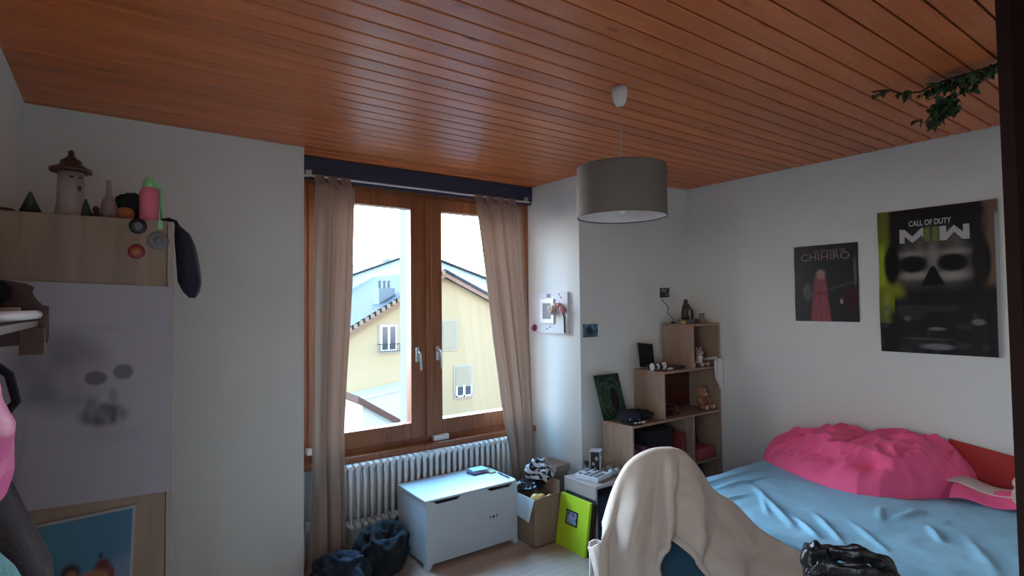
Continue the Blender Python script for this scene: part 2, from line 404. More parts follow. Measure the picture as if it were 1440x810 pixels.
struct('ceiling', b, [M['ceil'], M['groove']])

def wallprism(name, pts, z0, z1, m=None):
    b = B(); prism(b, [(x, y, z0) for x, y in pts], (0, 0, z1 - z0)); return struct(name, b, m or M['wall'])
HT = H + 0.012
box_ = B(); box(box_, XL, XR, YN - 0.2, YN, 0, HT); struct('wall_near', box_, M['wall'])
# left wall with an added window for fill light, unseen beside and behind the camera
WY0, WY1, WZ0, WZ1 = -0.28, 1.04, 0.95, 2.30
b = B()
for a in ((YN - 0.2, WY0, 0, HT), (WY1, 3.56, 0, HT), (WY0, WY1, 0, WZ0), (WY0, WY1, WZ1, HT)): box(b, XL - 0.2, XL, a[0], a[1], a[2], a[3])
bmesh.ops.remove_doubles(b, verts=b.verts, dist=0.0001)
struct('wall_left', b, M['wall'])
w2 = bpy.data.objects.new('fill_window', None); COL.objects.link(w2); w2.location = (XL - 0.1, 0.4, WZ0); w2['kind'] = 'structure'
b = B()
for a in ((WY0, WY0 + 0.05, WZ0, WZ1), (WY1 - 0.05, WY1, WZ0, WZ1), (WY0 + 0.05, WY1 - 0.05, WZ0, WZ0 + 0.05), (WY0 + 0.05, WY1 - 0.05, WZ1 - 0.05, WZ1), (0.355, 0.415, WZ0 + 0.05, WZ1 - 0.05)): box(b, XL - 0.16, XL - 0.10, a[0], a[1], a[2], a[3], bev=0.004)
obj('window_frame', b, M['frame'], w2)
for y0_, y1_ in ((WY0 + 0.05, 0.355), (0.415, WY1 - 0.05)):
    b = B(); box(b, XL - 0.132, XL - 0.128, y0_, y1_, WZ0 + 0.05, WZ1 - 0.05); obj('pane', b, M['glass'], w2)
wallprism('wall_right', [(XR, YN - 0.2), (XR + 0.2, YN - 0.2), (XR + 0.2, 4.1), (XR, 4.1)], 0, HT)
wallprism('wall_pier_left', [(XL - 0.2, 3.56), (XL, 3.56), (0.975, 3.605), (0.985, 4.1), (XL - 0.2, 4.1)], 0, HT)
wallprism('wall_pier_right', [(2.945, 3.21), (XR, 3.115), (XR, 4.1), (2.935, 4.1)], 0, HT)
wallprism('wall_window', [(0.985, 3.86), (2.935, 3.86), (2.935, 4.1), (0.985, 4.1)], 0, 0.61)
wallprism('wall_window_head', [(0.985, 3.90), (2.935, 3.90), (2.935, 4.1), (0.985, 4.1)], 2.56, HT)
# dark blue shutter box / beam over the window
b = B(); box(b, 0.985, 2.936, 3.785, 3.90, 2.575, 2.699, bev=0.006); box(b, 0.985, 2.936, 3.80, 3.90, 2.55, 2.575)
struct('trim_1', b, M['beam'])
# baseboard on the right window reveal and the walls
b = B(); box(b, 2.925, 2.944, 3.215, 3.86, 0, 0.07, bev=0.004); struct('baseboard_reveal', b, M['oakx'])
b = B(); box(b, 0.985, 2.925, 3.845, 3.86, 0, 0.07, bev=0.004); struct('baseboard_window', b, M['whiteplas'])
b = B(); box(b, XR - 0.014, XR, YN, 3.11, 0, 0.07, bev=0.004); struct('baseboard_right', b, M['oakx'])

# window: fixed frame, two sashes, panes, handles, sill
win = bpy.data.objects.new('window_1', None); COL.objects.link(win); win.location = (1.96, 3.86, 0.61); win['kind'] = 'structure'
def bar(bm, x0, x1, z0, z1, y0, y1, bev=0.005): box(bm, x0, x1, y0, y1, z0, z1, bev=bev)
b = B()
bar(b, 0.986, 1.07, 0.61, 2.56, 3.85, 3.95); bar(b, 2.85, 2.934, 0.61, 2.56, 3.85, 3.95)
bar(b, 1.07, 2.85, 0.61, 0.70, 3.85, 3.95); bar(b, 1.07, 2.85, 2.515, 2.56, 3.85, 3.95)
obj('window_frame', b, M['frame'], win)
def sash(x0, x1, gx0, gx1, name):
    b = B(); z0, z1, g0, g1 = 0.695, 2.52, 0.817, 2.42
    bar(b, x0, gx0, z0, z1, 3.835, 3.92); bar(b, gx1, x1, z0, z1, 3.835, 3.92)
    bar(b, gx0, gx1, z0, g0, 3.835, 3.92); bar(b, gx0, gx1, g1, z1, 3.835, 3.92)
    s = obj('sash', b, M['frame'], win)
    b = B(); box(b, gx0 - 0.01, gx1 + 0.01, 3.885, 3.889, g0 - 0.01, g1 + 0.01); obj('pane', b, M['glass'], s)
    return s
s1 = sash(1.065, 1.940, 1.165, 1.815, 'sash'); s2 = sash(1.975, 2.855, 2.078, 2.755, 'sash')
b = B(); bar(b, 1.932, 1.984, 0.70, 2.515, 3.815, 3.85, bev=0.008); obj('cover_strip', b, M['frame'], win)
def handle(x, s):
    b = B(); box(b, x - 0.014, x + 0.014, 3.822, 3.835, 1.27, 1.38, bev=0.004)
    tube(b, [(x, 3.83, 1.345), (x, 3.79, 1.345), (x + 0.006, 3.785, 1.33), (x + 0.01, 3.785, 1.21)], 0.008, 8)
    obj('handle', b, M['steel'], s)
handle(1.862, s1); handle(2.03, s2)
b = B(); box(b, 0.986, 2.934, 3.765, 3.855, 0.615, 0.66, bev=0.008); obj('sill', b, M['frame'], win)
# white outer leaf of the centre post and outer reveals, seen through the glass
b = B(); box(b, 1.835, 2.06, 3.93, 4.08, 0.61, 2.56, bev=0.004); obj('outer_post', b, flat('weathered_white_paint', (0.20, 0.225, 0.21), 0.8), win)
b = B(); box(b, 0.985, 2.935, 3.95, 4.16, 0.595, 0.625, bev=0.004); obj('outer_sill', b, M['greyw'], win)
b = B(); box(b, 1.985, 2.115, 3.80, 3.838, 0.662, 0.705, bev=0.006)
tag(obj('plastic_block', b, M['whiteplas']), 'small white plastic block lying on the wooden window sill under the centre post', 'block')

# radiator
rad = thing('radiator', 'white column radiator under the window behind the white toy chest', 'radiator', (1.9, 3.78, 0.19))
for k in range(31):
    x = 1.11 + 0.05 * k
    b = B()
    for yy in (3.715, 3.80):
        tube(b, [(x, yy, 0.215), (x, yy, 0.60)], 0.0125, 10)
    for zz in (0.215, 0.60):
        tube(b, [(x, 3.695, zz), (x, 3.82, zz)], [0.017, 0.017], 10)
        b2 = [(x - 0.022, 3.7575, zz), (x + 0.022, 3.7575, zz)]
        tube(b, b2, 0.018, 10)
    o = obj('column', b, M['white'], rad)
b = B(); tube(b, [(1.09, 3.757, 0.235), (1.03, 3.757, 0.235), (1.02, 3.757, 0.2), (1.02, 3.757, 0.02)], 0.010, 8); obj('pipe', b, M['white'], rad)
b = B(); lathe(b, [(0.018, 0), (0.022, 0.01), (0.022, 0.05), (0.016, 0.058)], (1.04, 3.757, 0.235), axis='Z', seg=14); obj('valve', b, M['whiteplas'], rad)
b = B()
for x in (1.25, 2.45):
    b = B(); box(b, x - 0.01, x + 0.01, 3.80, 3.857, 0.24, 0.27); obj('wall_bracket', b, M['white'], rad)
b = B(); box(b, 1.045, 1.085, 3.79, 3.85, 0.71, 0.75, bev=0.006)
tag(obj('strap_winder', b, M['whiteplas']), 'small white fitting on the left window jamb, left of the left curtain', 'fitting')

# curtain rod and curtains
rod = thing('curtain_rod', 'thin white curtain rod below the dark blue beam over the window', 'curtain rod', (1.9, 3.70, 2.55))
b = B(); tube(b, [(0.99, 3.70, 2.548), (2.84, 3.70, 2.548)], 0.007, 10); obj('rod', b, M['whiteplas'], rod)
for x in (1.03, 2.80):
    b = B(); box(b, x - 0.02, x + 0.02, 3.69, 3.80, 2.555, 2.585, bev=0.004); tube(b, [(x, 3.70, 2.56), (x, 3.70, 2.54)], 0.012, 8); obj('bracket', b, M['steel'], rod)
def interp(tab, z):
    for (z0, a0), (z1, a1) in zip(tab, tab[1:]):
        if z0 >= z >= z1: return a0 + (a1 - a0) * (z0 - z) / (z0 - z1)
    return tab[-1][1] if z < tab[-1][0] else tab[0][1]
def curtain(label, left, right, ztop, zbot, y0, nf, amp, seed, tabs):
    t = thing('curtain', label, 'curtain', ((interp(left, 1.2) + interp(right, 1.2)) / 2, y0, zbot), 'curtains beside the window')
    b = B()
    def fn(u, v):
        z = ztop - (ztop - zbot) * v
        x0, x1 = interp(left, z), interp(right, z)
        uu_ = u + 0.02 * math.sin(6.3 * v * 1.3 + seed) * math.sin(PI * u)
        ph = uu_ * nf * 2 * PI + seed + 0.7 * math.sin(2.2 * v + seed)
        k = 0.55 + 0.45 * min(1, v * 4)
        yy = y0 + amp * k * (math.sin(ph) + 0.35 * math.sin(2.3 * ph + 1 + v)) + 0.012 * fbm((u * 3, v * 2.5, seed))
        xx = x0 + (x1 - x0) * uu_ + 0.010 * math.cos(ph) * math.sin(PI * u)
        zz = z - (0.02 * (0.5 + 0.5 * math.cos(u * PI * 2 * tabs)) if v < 0.02 else 0)
        return Vector((xx, yy, zz))
    grid(b, fn, 110, 60); solidify(obj('drape', b, M['curtain'], t), 0.002)
    for k in range(tabs):
        u = (k + 0.5) / tabs; x0, x1 = interp(left, ztop), interp(right, ztop); x = x0 + (x1 - x0) * u; wd = min(0.035, (x1 - x0) / tabs * 0.35)
        b = B(); path = [(y0 + 0.002, ztop - 0.03), (3.688, 2.54), (3.690, 2.557), (3.70, 2.561), (3.71, 2.557), (3.712, 2.54), (y0 + 0.02, ztop - 0.03)]
        pv = None
        for (yy, zz) in path:
            cu = (b.verts.new((x - wd, yy, zz)), b.verts.new((x + wd, yy, zz)))
            if pv: b.faces.new((pv[0], pv[1], cu[1], cu[0])).smooth = True
            pv = cu
        solidify(obj('tab', b, M['curtain'], t), 0.002)
    return t
curtain('beige tab-top curtain hanging on the left side of the window, next to the white pier',
        [(2.50, 1.055), (1.8, 1.045), (0.07, 1.03)], [(2.50, 1.315), (1.84, 1.295), (0.9, 1.240), (0.07, 1.245)], 2.505, 0.07, 3.63, 2.2, 0.022, 0.9, 3)
curtain('beige tab-top curtain hanging on the right side of the window, glowing orange in the daylight',
        [(2.50, 2.28), (1.57, 2.415), (0.78, 2.53), (0.05, 2.66)], [(2.52, 2.70), (1.39, 2.775), (0.92, 2.80), (0.05, 2.83)], 2.505, 0.05, 3.64, 3.2, 0.024, 2.1, 4)

# pendant lamp
LX, LY = 1.91, 1.79
lamp = thing('pendant_lamp', 'pendant lamp with grey-brown drum shade hanging from the boarded ceiling', 'lamp', (LX, LY, 2.70))
b = B(); lathe(b, [(0.001, 2.612), (0.018, 2.614), (0.028, 2.63), (0.036, 2.66), (0.038, 2.699)], (LX, LY, 0), 24); obj('ceiling_rose', b, M['whiteplas'], lamp)
b = B(); tube(b, [(LX, LY, 2.615), (LX + 0.002, LY, 2.4), (LX, LY, 2.22)], 0.003, 8); obj('cord', b, M['lining'], lamp)
b = B(); R1, Z0, Z1 = 0.205, 2.095, 2.318
lathe(b, [(R1, Z0), (R1, Z1)], (LX, LY, 0), 64, mi=0, close=False); lathe(b, [(R1 - 0.003, Z0), (R1 - 0.003, Z1)], (LX, LY, 0), 64, mi=1, close=False)
for z in (Z0, Z1): lathe(b, [(R1 + 0.0005, z - 0.003), (R1 + 0.0005, z + 0.003), (R1 - 0.0035, z + 0.003), (R1 - 0.0035, z - 0.003), (R1 + 0.0005, z - 0.003)], (LX, LY, 0), 64, mi=0, close=False)
sh = obj('lamp_shade', b, [M['shade'], M['shadein']], lamp)
b = B()
for k in range(3):
    a = 2 * PI * k / 3 + 0.3; tube(b, [(LX + 0.02 * math.cos(a), LY + 0.02 * math.sin(a), 2.22), (LX + 0.2 * math.cos(a), LY + 0.2 * math.sin(a), 2.31)], 0.002, 6)
obj('wire_spider', b, M['steel'], lamp)
b = B(); lathe(b, [(0.018, 2.17), (0.02, 2.18), (0.02, 2.225), (0.012, 2.235)], (LX, LY, 0), 20); obj('socket', b, M['whiteplas'], lamp)
b = B(); lathe(b, [(0.002, 2.105), (0.018, 2.11), (0.028, 2.13), (0.024, 2.155), (0.014, 2.172)], (LX, LY, 0), 20); obj('bulb', b, M['white'], lamp)

# dark open door at the right edge
b = B()
hx, hy, ex, ey = 1.66, -0.38, 1.165, 0.262
dvec = Vector((ex - hx, ey - hy, 0)).normalized(); nv = Vector((-dvec.y, dvec.x, 0)) * 0.04
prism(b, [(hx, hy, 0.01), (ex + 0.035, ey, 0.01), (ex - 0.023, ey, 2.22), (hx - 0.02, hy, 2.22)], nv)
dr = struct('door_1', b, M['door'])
b = B(); c = Vector((1.17, 0.17, 1.02)) + nv * 1.0; tube(b, [c, c + nv.normalized() * 0.05, c + nv.normalized() * 0.055 - dvec * 0.11], 0.008, 8)
h_ = bpy.data.meshes.new('door_handle'); b.to_mesh(h_); b.free(); h_.materials.append(M['steel']); h_.transform(Matrix.Translation(-dr.location))
ho = bpy.data.objects.new('door_handle', h_); COL.objects.link(ho); ho.parent = dr

# ------------------------------------------------------------------ wardrobe at the left
wd = thing('wardrobe', 'light oak wardrobe against the left wall, side panel covered with drawings', 'wardrobe', (-0.1, 3.0, 0))
b = B(); box(b, XL + 0.005, 0.166, 2.50, 3.50, 0.0, 2.03, bev=0.002, seg=1); obj('body', b, M['ward'], wd)
for y0_, y1_ in ((2.502, 2.998), (3.002, 3.498)):
    b = B(); box(b, 0.168, 0.190, y0_, y1_, 0.05, 2.028, bev=0.003); dd = obj('door', b, [M['wardedge']], wd)
    b = B(); tube(b, [(0.19, y0_ + 0.44, 1.0), (0.215, y0_ + 0.44, 1.01), (0.215, y0_ + 0.44, 1.13), (0.19, y0_ + 0.44, 1.14)], 0.005, 8); obj('handle', b, M['steel'], dd)

def paint_drawing(U, V):
    c = np.ones(U.shape + (3,)) * np.array([0.37, 0.35, 0.385])
    n = vnoise(U, V, 9, 3); n2 = vnoise(U, V, 30, 5)
    # cranium and cheek shading in soft pencil; u 0..1 = X -0.30..0.184, v 0..1 = z 1.005..1.785
    k = ell(U, V, 0.33, 0.60, 0.28, 0.18, 0.3) * 0.5 * (0.6 + 0.6 * n)
    k = np.maximum(k, ell(U, V, 0.23, 0.50, 0.13, 0.05, 0.7) * 0.55)
    k = k * (1 - 0.55 * ell(U, V, 0.56, 0.56, 0.15, 0.10, 0.6))
    k = np.maximum(k, ell(U, V, 0.57, 0.395, 0.14, 0.055, 0.4) * 0.75 * (0.5 + 0.8 * n2))
    k = np.maximum(k, ell(U, V, 0.50, 0.44, 0.05, 0.05, 0.7) * 0.6)
    k = np.maximum(k, ell(U, V, 0.63, 0.475, 0.03, 0.04, 0.5) * 0.45)
    k = np.maximum(k, ell(U, V, 0.525, 0.565, 0.068, 0.034, 0.2) * 0.80)
    k = np.maximum(k, ell(U, V, 0.690, 0.590, 0.062, 0.036, 0.2) * 0.72)
    k = np.maximum(k, 0.12 * ell(U, V, 0.62, 0.30, 0.2, 0.04, 0.8))
    k = np.maximum(k, 0.16 * ell(U, V, 0.3, 0.79, 0.3, 0.02, 0.9))
    line = np.exp(-((U - 0.05 - 0.10 * np.sin(V * 3.0)) / 0.012) ** 2) * (V < 0.85) * 0.12
    k = np.maximum(k, line)
    return mixc(c, (0.075, 0.065, 0.08), k)
sk = sheet('pencil_drawing', (-0.305, 2.495, 1.02), (0.489, 0, -0.018), (0.0, 0, 0.775), paint_drawing, 150, 230, M['artm'], warp=lambda U, V: 0.012 * sm(0.25, 0.0, U) * sm(0.5, 0.0, V) + 0.002 * np.sin(V * 7) ** 2)
tag(sk, 'large white sheet with a grey pencil drawing of a skull, on the wardrobe side', 'drawing')

def paint_beach(U, V):
    n = vnoise(U, V, 7, 8); n2 = vnoise(U, V, 22, 9)
    c = np.ones(U.shape + (3,)) * np.array([0.055, 0.16, 0.26]); c = mixc(c, (0.06, 0.20, 0.26), sm(0.3, 0.8, 1 - U))
    c = mixc(c, (0.16, 0.22, 0.30), ell(U, V, 0.9, 0.35, 0.15, 0.14, 0.5) * 0.7)
    c = mixc(c, (0.22, 0.17, 0.12), sm(0.40, 0.15, V) * (0.5 + 0.5 * n2))
    for cu, cv, ru, rv, col in ((0.44, 0.44, 0.085, 0.10, (0.03, 0.015, 0.012)), (0.45, 0.40, 0.055, 0.07, (0.23, 0.11, 0.06)), (0.72, 0.44, 0.07, 0.08, (0.10, 0.02, 0.02)),
                                (0.70, 0.56, 0.022, 0.035, (0.02, 0.06, 0.08)), (0.63, 0.32, 0.16, 0.10, (0.30, 0.12, 0.045)), (0.36, 0.26, 0.12, 0.12, (0.25, 0.15, 0.09)), (0.80, 0.34, 0.03, 0.09, (0.18, 0.03, 0.02)),
                                (0.30, 0.34, 0.05, 0.04, (0.06, 0.10, 0.04)), (0.55, 0.2, 0.04, 0.1, (0.12, 0.04, 0.03))):
        c = mixc(c, col, ell(U, V, cu, cv, ru, rv, 0.35))
    e = np.minimum(np.minimum(U, 1 - U) / 0.03, np.minimum(V, 1 - V) / 0.03)
    return mixc(c, (0.34, 0.33, 0.33), 1 - sm(0.8, 1.1, e))
sheet_o = sheet('beach_picture', (-0.262, 2.492, 0.62), (0.325, 0, 0.010), (0.012, 0, 0.345), paint_beach, 120, 130, M['artm'], warp=lambda U, V: 0.006 * U * (1 - V))
tag(sheet_o, 'blue holiday picture with white border taped below the skull drawing', 'picture')

def badge(x, z, r, m, label, name, dome=0.006):
    b = B(); lathe(b, [(r * 0.2, -dome), (r * 0.7, -dome * 0.8), (r, -dome * 0.3), (r, 0.0)], (x, 2.499, z), 28, axis='Y'); o = obj(name, b, m[0]); tag(o, label, 'magnet', 'round magnets on the wardrobe side'); 
    b = B(); lathe(b, [(r * 0.1, -0.0012), (r * 0.5, -0.001), (r * 0.5, 0)], (0, -dome, 0), 20, axis='Y')
    me = bpy.data.meshes.new('emblem'); b.to_mesh(me); b.free(); me.materials.append(m[1]); e = bpy.data.objects.new('emblem', me); COL.objects.link(e); e.parent = o
    bb = [v.co for v in o.data.vertices]; ymx = max(v.y for v in bb); zc = (min(v.z for v in bb) + max(v.z for v in bb)) / 2
    me.transform(Matrix.Translation((0, ymx, zc)))
badge(0.074, 2.003, 0.029, (M['black'], M['grey']), 'dark round magnet with grey centre, highest of the three magnets', 'round_magnet')
badge(0.138, 1.952, 0.035, (M['grey'], M['grey']), 'large plain grey round magnet near the wardrobe edge', 'round_magnet')
badge(0.070, 1.908, 0.027, (M['dred'], M['orange']), 'dark red round magnet, lowest of the three magnets', 'round_magnet')
b = B(); box(b, 0.135, 0.152, 2.492, 2.4995, 1.995, 2.03, bev=0.002)
tag(obj('paper_clip', b, M['greenp']), 'pale green sticker strip at the top edge below the pink bottle', 'sticker')

# things on top of the wardrobe
ZT = 2.03
t = thing('spray_bottle', 'pink bottle with light green pump cap standing on the wardrobe corner', 'bottle', (0.112, 2.58, ZT))
b = B(); lathe(b, [(0.030, ZT + 0.001), (0.033, ZT + 0.01), (0.033, ZT + 0.115), (0.026, ZT + 0.132), (0.014, ZT + 0.14)], (0.112, 2.58, 0), 28); obj('body', b, M['pinkp'], t)
b = B(); lathe(b, [(0.020, ZT + 0.132), (0.022, ZT + 0.15), (0.016, ZT + 0.168), (0.01, ZT + 0.175)], (0.112, 2.58, 0), 20)
tube(b, [(0.112, 2.58, ZT + 0.155), (0.135, 2.575, ZT + 0.150), (0.148, 2.572, ZT + 0.135)], [0.010, 0.009, 0.006], 10); obj('pump_cap', b, M['greenp'], t)
b = B(); tube(b, [(0.146, 2.572, ZT + 0.135), (0.150, 2.572, ZT + 0.09), (0.155, 2.572, ZT + 0.008)], [0.006, 0.007, 0.006], 8); obj('straw', b, M['greenp'], t)
b = B(); blob(b, (0.045, 2.62, ZT + 0.075), (0.045, 0.05, 0.035), 0.02, 14, 30); blob(b, (0.07, 2.62, ZT + 0.035), (0.028, 0.03, 0.036), 0.02, 16, 20)
tag(obj('crumpled_cloth', b, M['blackcloth']), 'crumpled black cloth between the pink bottle and the slim vase', 'cloth')
b = B(); blob(b, (0.035, 2.60, ZT + 0.028), (0.03, 0.03, 0.027), 0.006, 12, 20)
tag(obj('clay_pot', b, M['orange']), 'small brown rounded pot under the black cloth on the wardrobe', 'pot')
b = B(); lathe(b, [(0.026, ZT + 0.001), (0.030, ZT + 0.03), (0.022, ZT + 0.07), (0.010, ZT + 0.10), (0.009, ZT + 0.145), (0.012, ZT + 0.15)], (-0.015, 2.60, 0), 24)
tag(obj('slim_vase', b, M['ceramic']), 'slim brownish bottle vase with a long narrow neck on the wardrobe', 'vase')
t = thing('ceramic_tower', 'pale ceramic tower lantern with brown pagoda roof on the wardrobe', 'lantern', (-0.13, 2.62, ZT))
b = B(); lathe(b, [(0.048, ZT + 0.001), (0.05, ZT + 0.01), (0.042, ZT + 0.06), (0.040, ZT + 0.175)], (-0.13, 2.62, 0), 32); obj('tower_body', b, flat('pale_brown_ceramic', (0.36, 0.31, 0.29), 0.5), t)
b = B(); lathe(b, [(0.040, ZT + 0.17), (0.064, ZT + 0.172), (0.066, ZT + 0.184), (0.05, ZT + 0.19), (0.032, ZT + 0.205), (0.034, ZT + 0.212), (0.014, ZT + 0.228), (0.009, ZT + 0.24), (0.010, ZT + 0.25), (0.002, ZT + 0.256)], (-0.13, 2.62, 0), 32); obj('roof', b, M['brownc'], t)
for (a, z) in ((-0.9, 0.11), (-1.5, 0.15), (-0.8, 0.15)):
    b = B(); cx, cy = -0.13 + 0.041 * math.cos(a), 2.62 + 0.041 * math.sin(a); blob(b, (cx, cy, ZT + z), (0.008, 0.005, 0.011 if z < 0.13 else 0.004), 0, 1, 12); obj('tower_window', b, M['brownc'], t)
def cone(x, h, r, label, m):
    b = B(); prof = []
    for k in range(5):
        z = ZT + 0.001 + h * k / 5; prof += [(r * (1 - k / 5.4), z), (r * (1 - (k + 0.9) / 5.4) * 0.9, z + h * 0.19)]
    prof.append((0.002, ZT + h)); lathe(b, prof, (x, 2.60, 0), 20)
    tag(obj('ceramic_fir', b, m), label, 'ornament', 'cone ornaments on the wardrobe')
cone(-0.242, 0.085, 0.038, 'dark green cone ornament left of the ceramic tower', M['dgreen'])
cone(-0.085, 0.075, 0.028, 'smaller dark green cone ornament standing in front of the ceramic tower', M['dgreen'])
b = B(); blob(b, (-0.045, 2.59, ZT + 0.014), (0.02, 0.018, 0.013), 0.004, 20, 16); blob(b, (-0.055, 2.59, ZT + 0.036), (0.011, 0.01, 0.014), 0.002, 20, 14)
tag(obj('toadstool', b, M['brownc']), 'tiny red-brown figurine right of the small green cone', 'figurine')
b = B(); blob(b, (-0.315, 2.58, ZT + 0.01), (0.035, 0.02, 0.011), 0.006, 12, 16)
tag(obj('pebble', b, M['brownc']), 'flat dark pebble at the left end of the wardrobe top', 'pebble')

# dark bag hanging over the door corner
t = thing('hanging_bag', 'dark navy cloth bag hanging from the wardrobe door corner by its strap', 'bag', (0.24, 2.55, 2.03))
b = B()
R_ = Matrix.Rotation(math.radians(-9), 3, 'Y')
outl = [(2.02, 0.196, 0.215), (1.99, 0.196, 0.248), (1.94, 0.198, 0.268), (1.87, 0.200, 0.286), (1.80, 0.208, 0.290), (1.76, 0.226, 0.284), (1.735, 0.248, 0.270)]
def bagf(u, v):
    z = 2.02 - 0.285 * v; x0 = interp([(a[0], a[1]) for a in outl], z); x1 = interp([(a[0], a[2]) for a in outl], z)
    cx, hw = (x0 + x1) / 2, (x1 - x0) / 2; a = 2 * PI * u
    th = 0.022 + 0.035 * math.sin(PI * min(1, v * 0.9))
    return Vector((cx + hw * math.cos(a) * (1 + 0.04 * math.sin(9 * v)), 2.56 + th * math.sin(a) + 0.004 * fbm((u * 6, v * 6, 1)), z))
grid(b, bagf, 28, 26); bmesh.ops.remove_doubles(b, verts=b.verts, dist=0.0004); bmesh.ops.holes_fill(b, edges=b.edges); obj('bag_body', b, M['navycloth'], t)
b = B(); tube(b, [(0.150, 2.55, 2.037), (0.175, 2.55, 2.042), (0.198, 2.555, 2.036), (0.210, 2.56, 2.012)], [0.006, 0.008, 0.008, 0.008], 8); obj('strap', b, M['blackcloth'], t)

# ------------------------------------------------------------------ small shelf and clothes on the left wall
t = thing('wall_shelf', 'dark red-brown wooden wall shelf with curved end bracket at the left edge', 'shelf', (-0.27, 2.0, 1.58))
b = B(); P_ = [(XL, 1.775), (-0.262, 1.783), (-0.205, 1.772), (-0.186, 1.762), (-0.190, 1.745), (-0.180, 1.725), (-0.165, 1.708), (-0.152, 1.706), (-0.150, 1.62), (-0.154, 1.60), (XL, 1.585)]
prism(b, [(x, 2.11, z) for x, z in P_], (0, 0.018, 0)); obj('end_bracket', b, M['darkwood'], t)
b = B(); prism(b, [(x, 1.15, z) for x, z in P_], (0, 0.018, 0)); obj('end_bracket', b, M['darkwood'], t)
b = B(); box(b, XL, -0.175, 1.168, 2.11, 1.648, 1.666, bev=0.002); obj('shelf_board', b, M['darkwood'], t)
b = B(); box(b, XL, XL + 0.012, 1.168, 2.11, 1.59, 1.78, bev=0.002); obj('back_board', b, M['darkwood'], t)
b = B(); tube(b, [(-0.205, 1.35, 1.682), (-0.178, 2.04, 1.682)], 0.0125, 12, mi=0); tube(b, [(-0.1783, 2.041, 1.682), (-0.1779, 2.052, 1.682)], 0.0128, 12, mi=1); tube(b, [(-0.1779, 2.052, 1.682), (-0.1765, 2.09, 1.682)], 0.0122, 12, mi=0)
tag(obj('cardboard_tube', b, [M['paperw'], M['black']]), 'long white tube with dark band lying on the dark wall shelf', 'tube')
b = B(); box(b, -0.214, -0.158, 2.080, 2.106, 1.568, 1.647, bev=0.003)
bx = obj('wooden_box', b, flat('dull_brown_wood', (0.11, 0.065, 0.045), 0.7)); tag(bx, 'small square brown box hanging from the front of the dark wall shelf', 'box')
b = B(); lathe(b, [(0.024, 1.667), (0.027, 1.675), (0.027, 1.700), (0.025, 1.703)], (-0.235, 2.06, 0), 24); tag(obj('jar_lid', b, M['furl']), 'small pale round tin behind the white tube on the wall shelf', 'tin')
b = B(); lathe(b, [(0.010, 1.667), (0.012, 1.68), (0.008, 1.70), (0.012, 1.715), (0.006, 1.73)], (-0.262, 2.03, 0), 20); tag(obj('metal_flask', b, M['steel']), 'shiny metal bottle at the far left edge of the wall shelf', 'bottle')
b = B(); blob(b, (-0.275, 2.09, 1.745), (0.045, 0.018, 0.035), 0.006, 9, 22); tag(obj('cloth_hat', b, M['blackcloth']), 'black cloth hat lying on the dark wall shelf end', 'hat')

def drape(name, label, cat, y0, y1, tab, m, seed, thick=0.09):
    """garment hanging on the left wall; tab = (z, how far it stands out in X)"""
    b = B()
    zt, zb = tab[0][0], tab[-1][0]
    def fn(u, v):
        z = zt + (zb - zt) * v; xo = interp(tab, z); a = PI * u
        x = XL + 0.012 + (xo - XL - 0.012) * math.sin(a) ** 0.6 * (1 + 0.035 * math.sin(5 * a + 3 * v + seed)) + 0.006 * fbm((u * 4, v * 4, seed))
        return Vector((max(x, XL + 0.008), y0 + (y1 - y0) * (0.5 - 0.5 * math.cos(a)), z))
    grid(b, fn, 40, 36)
    bmesh.ops.holes_fill(b, edges=[e for e in b.edges if e.is_boundary]); bmesh.ops.recalc_face_normals(b, faces=b.faces)
    o = obj(name, b, m); return tag(o, label, cat)
drape('pink_bag', 'bright pink nylon bag hanging at the left edge', 'bag', 1.52, 1.88, [(1.56, -0.215), (1.50, -0.200), (1.43, -0.178), (1.34, -0.178), (1.27, -0.196), (1.24, -0.25)], M['pinkc'], 1.0)
b = B(); tube(b, [(XL + 0.01, 1.80, 1.60), (-0.26, 1.90, 1.58), (-0.215, 1.92, 1.53), (-0.200, 1.92, 1.46), (-0.23, 1.90, 1.42)], 0.011, 8); tag(obj('black_strap', b, M['blackcloth']), 'black strap hanging behind the pink bag', 'strap')
drape('dark_jacket', 'long dark brown jacket hanging below the pink bag', 'jacket', 1.85, 2.22, [(1.40, -0.29), (1.28, -0.25), (1.19, -0.215), (1.08, -0.17), (0.98, -0.13), (0.55, -0.12)], flat('dark_maroon_cloth', (0.022, 0.013, 0.018), 0.9, bump=0.3, bscale=60), 2.0)
drape('teal_sweater', 'pale teal knitted sweater in the bottom left corner', 'sweater', 1.30, 1.62, [(1.27, -0.25), (1.235, -0.195), (1.18, -0.155), (1.10, -0.12), (0.9, -0.13)], M['teal'], 3.0)

# ------------------------------------------------------------------ toy chest
CX0, CX1, CY0, CY1 = 1.640, 2.358, 3.255, 3.68
ch = thing('toy_chest', 'white wooden toy chest with flat lid standing in front of the radiator', 'chest', (2.0, 3.465, 0))
b = B(); P_ = [(CX0, 0.03), (CX0, 0.427), (CX0 + 0.05, 0.427), (CX0 + 0.075, 0.405), (CX0 + 0.235, 0.405), (CX0 + 0.265, 0.427), (CX1 - 0.255, 0.427), (CX1 - 0.225, 0.405), (CX1 - 0.065, 0.405), (CX1 - 0.04, 0.427), (CX1, 0.427), (CX1, 0.03)]
prism(b, [(x, CY0, z) for x, z in P_], (0, 0.016, 0)); fp = obj('front_panel', b, M['whitelac'], ch)
b = B(); box(b, CX0, CX1, CY1 - 0.016, CY1, 0.03, 0.427); obj('back_panel', b, M['whitelac'], ch)
for x in (CX0, CX1 - 0.016):
    b = B(); box(b, x, x + 0.016, CY0 + 0.016, CY1 - 0.016, 0.03, 0.427 if x < 2 else 0.443); obj('side_panel', b, M['whitelac'], ch)
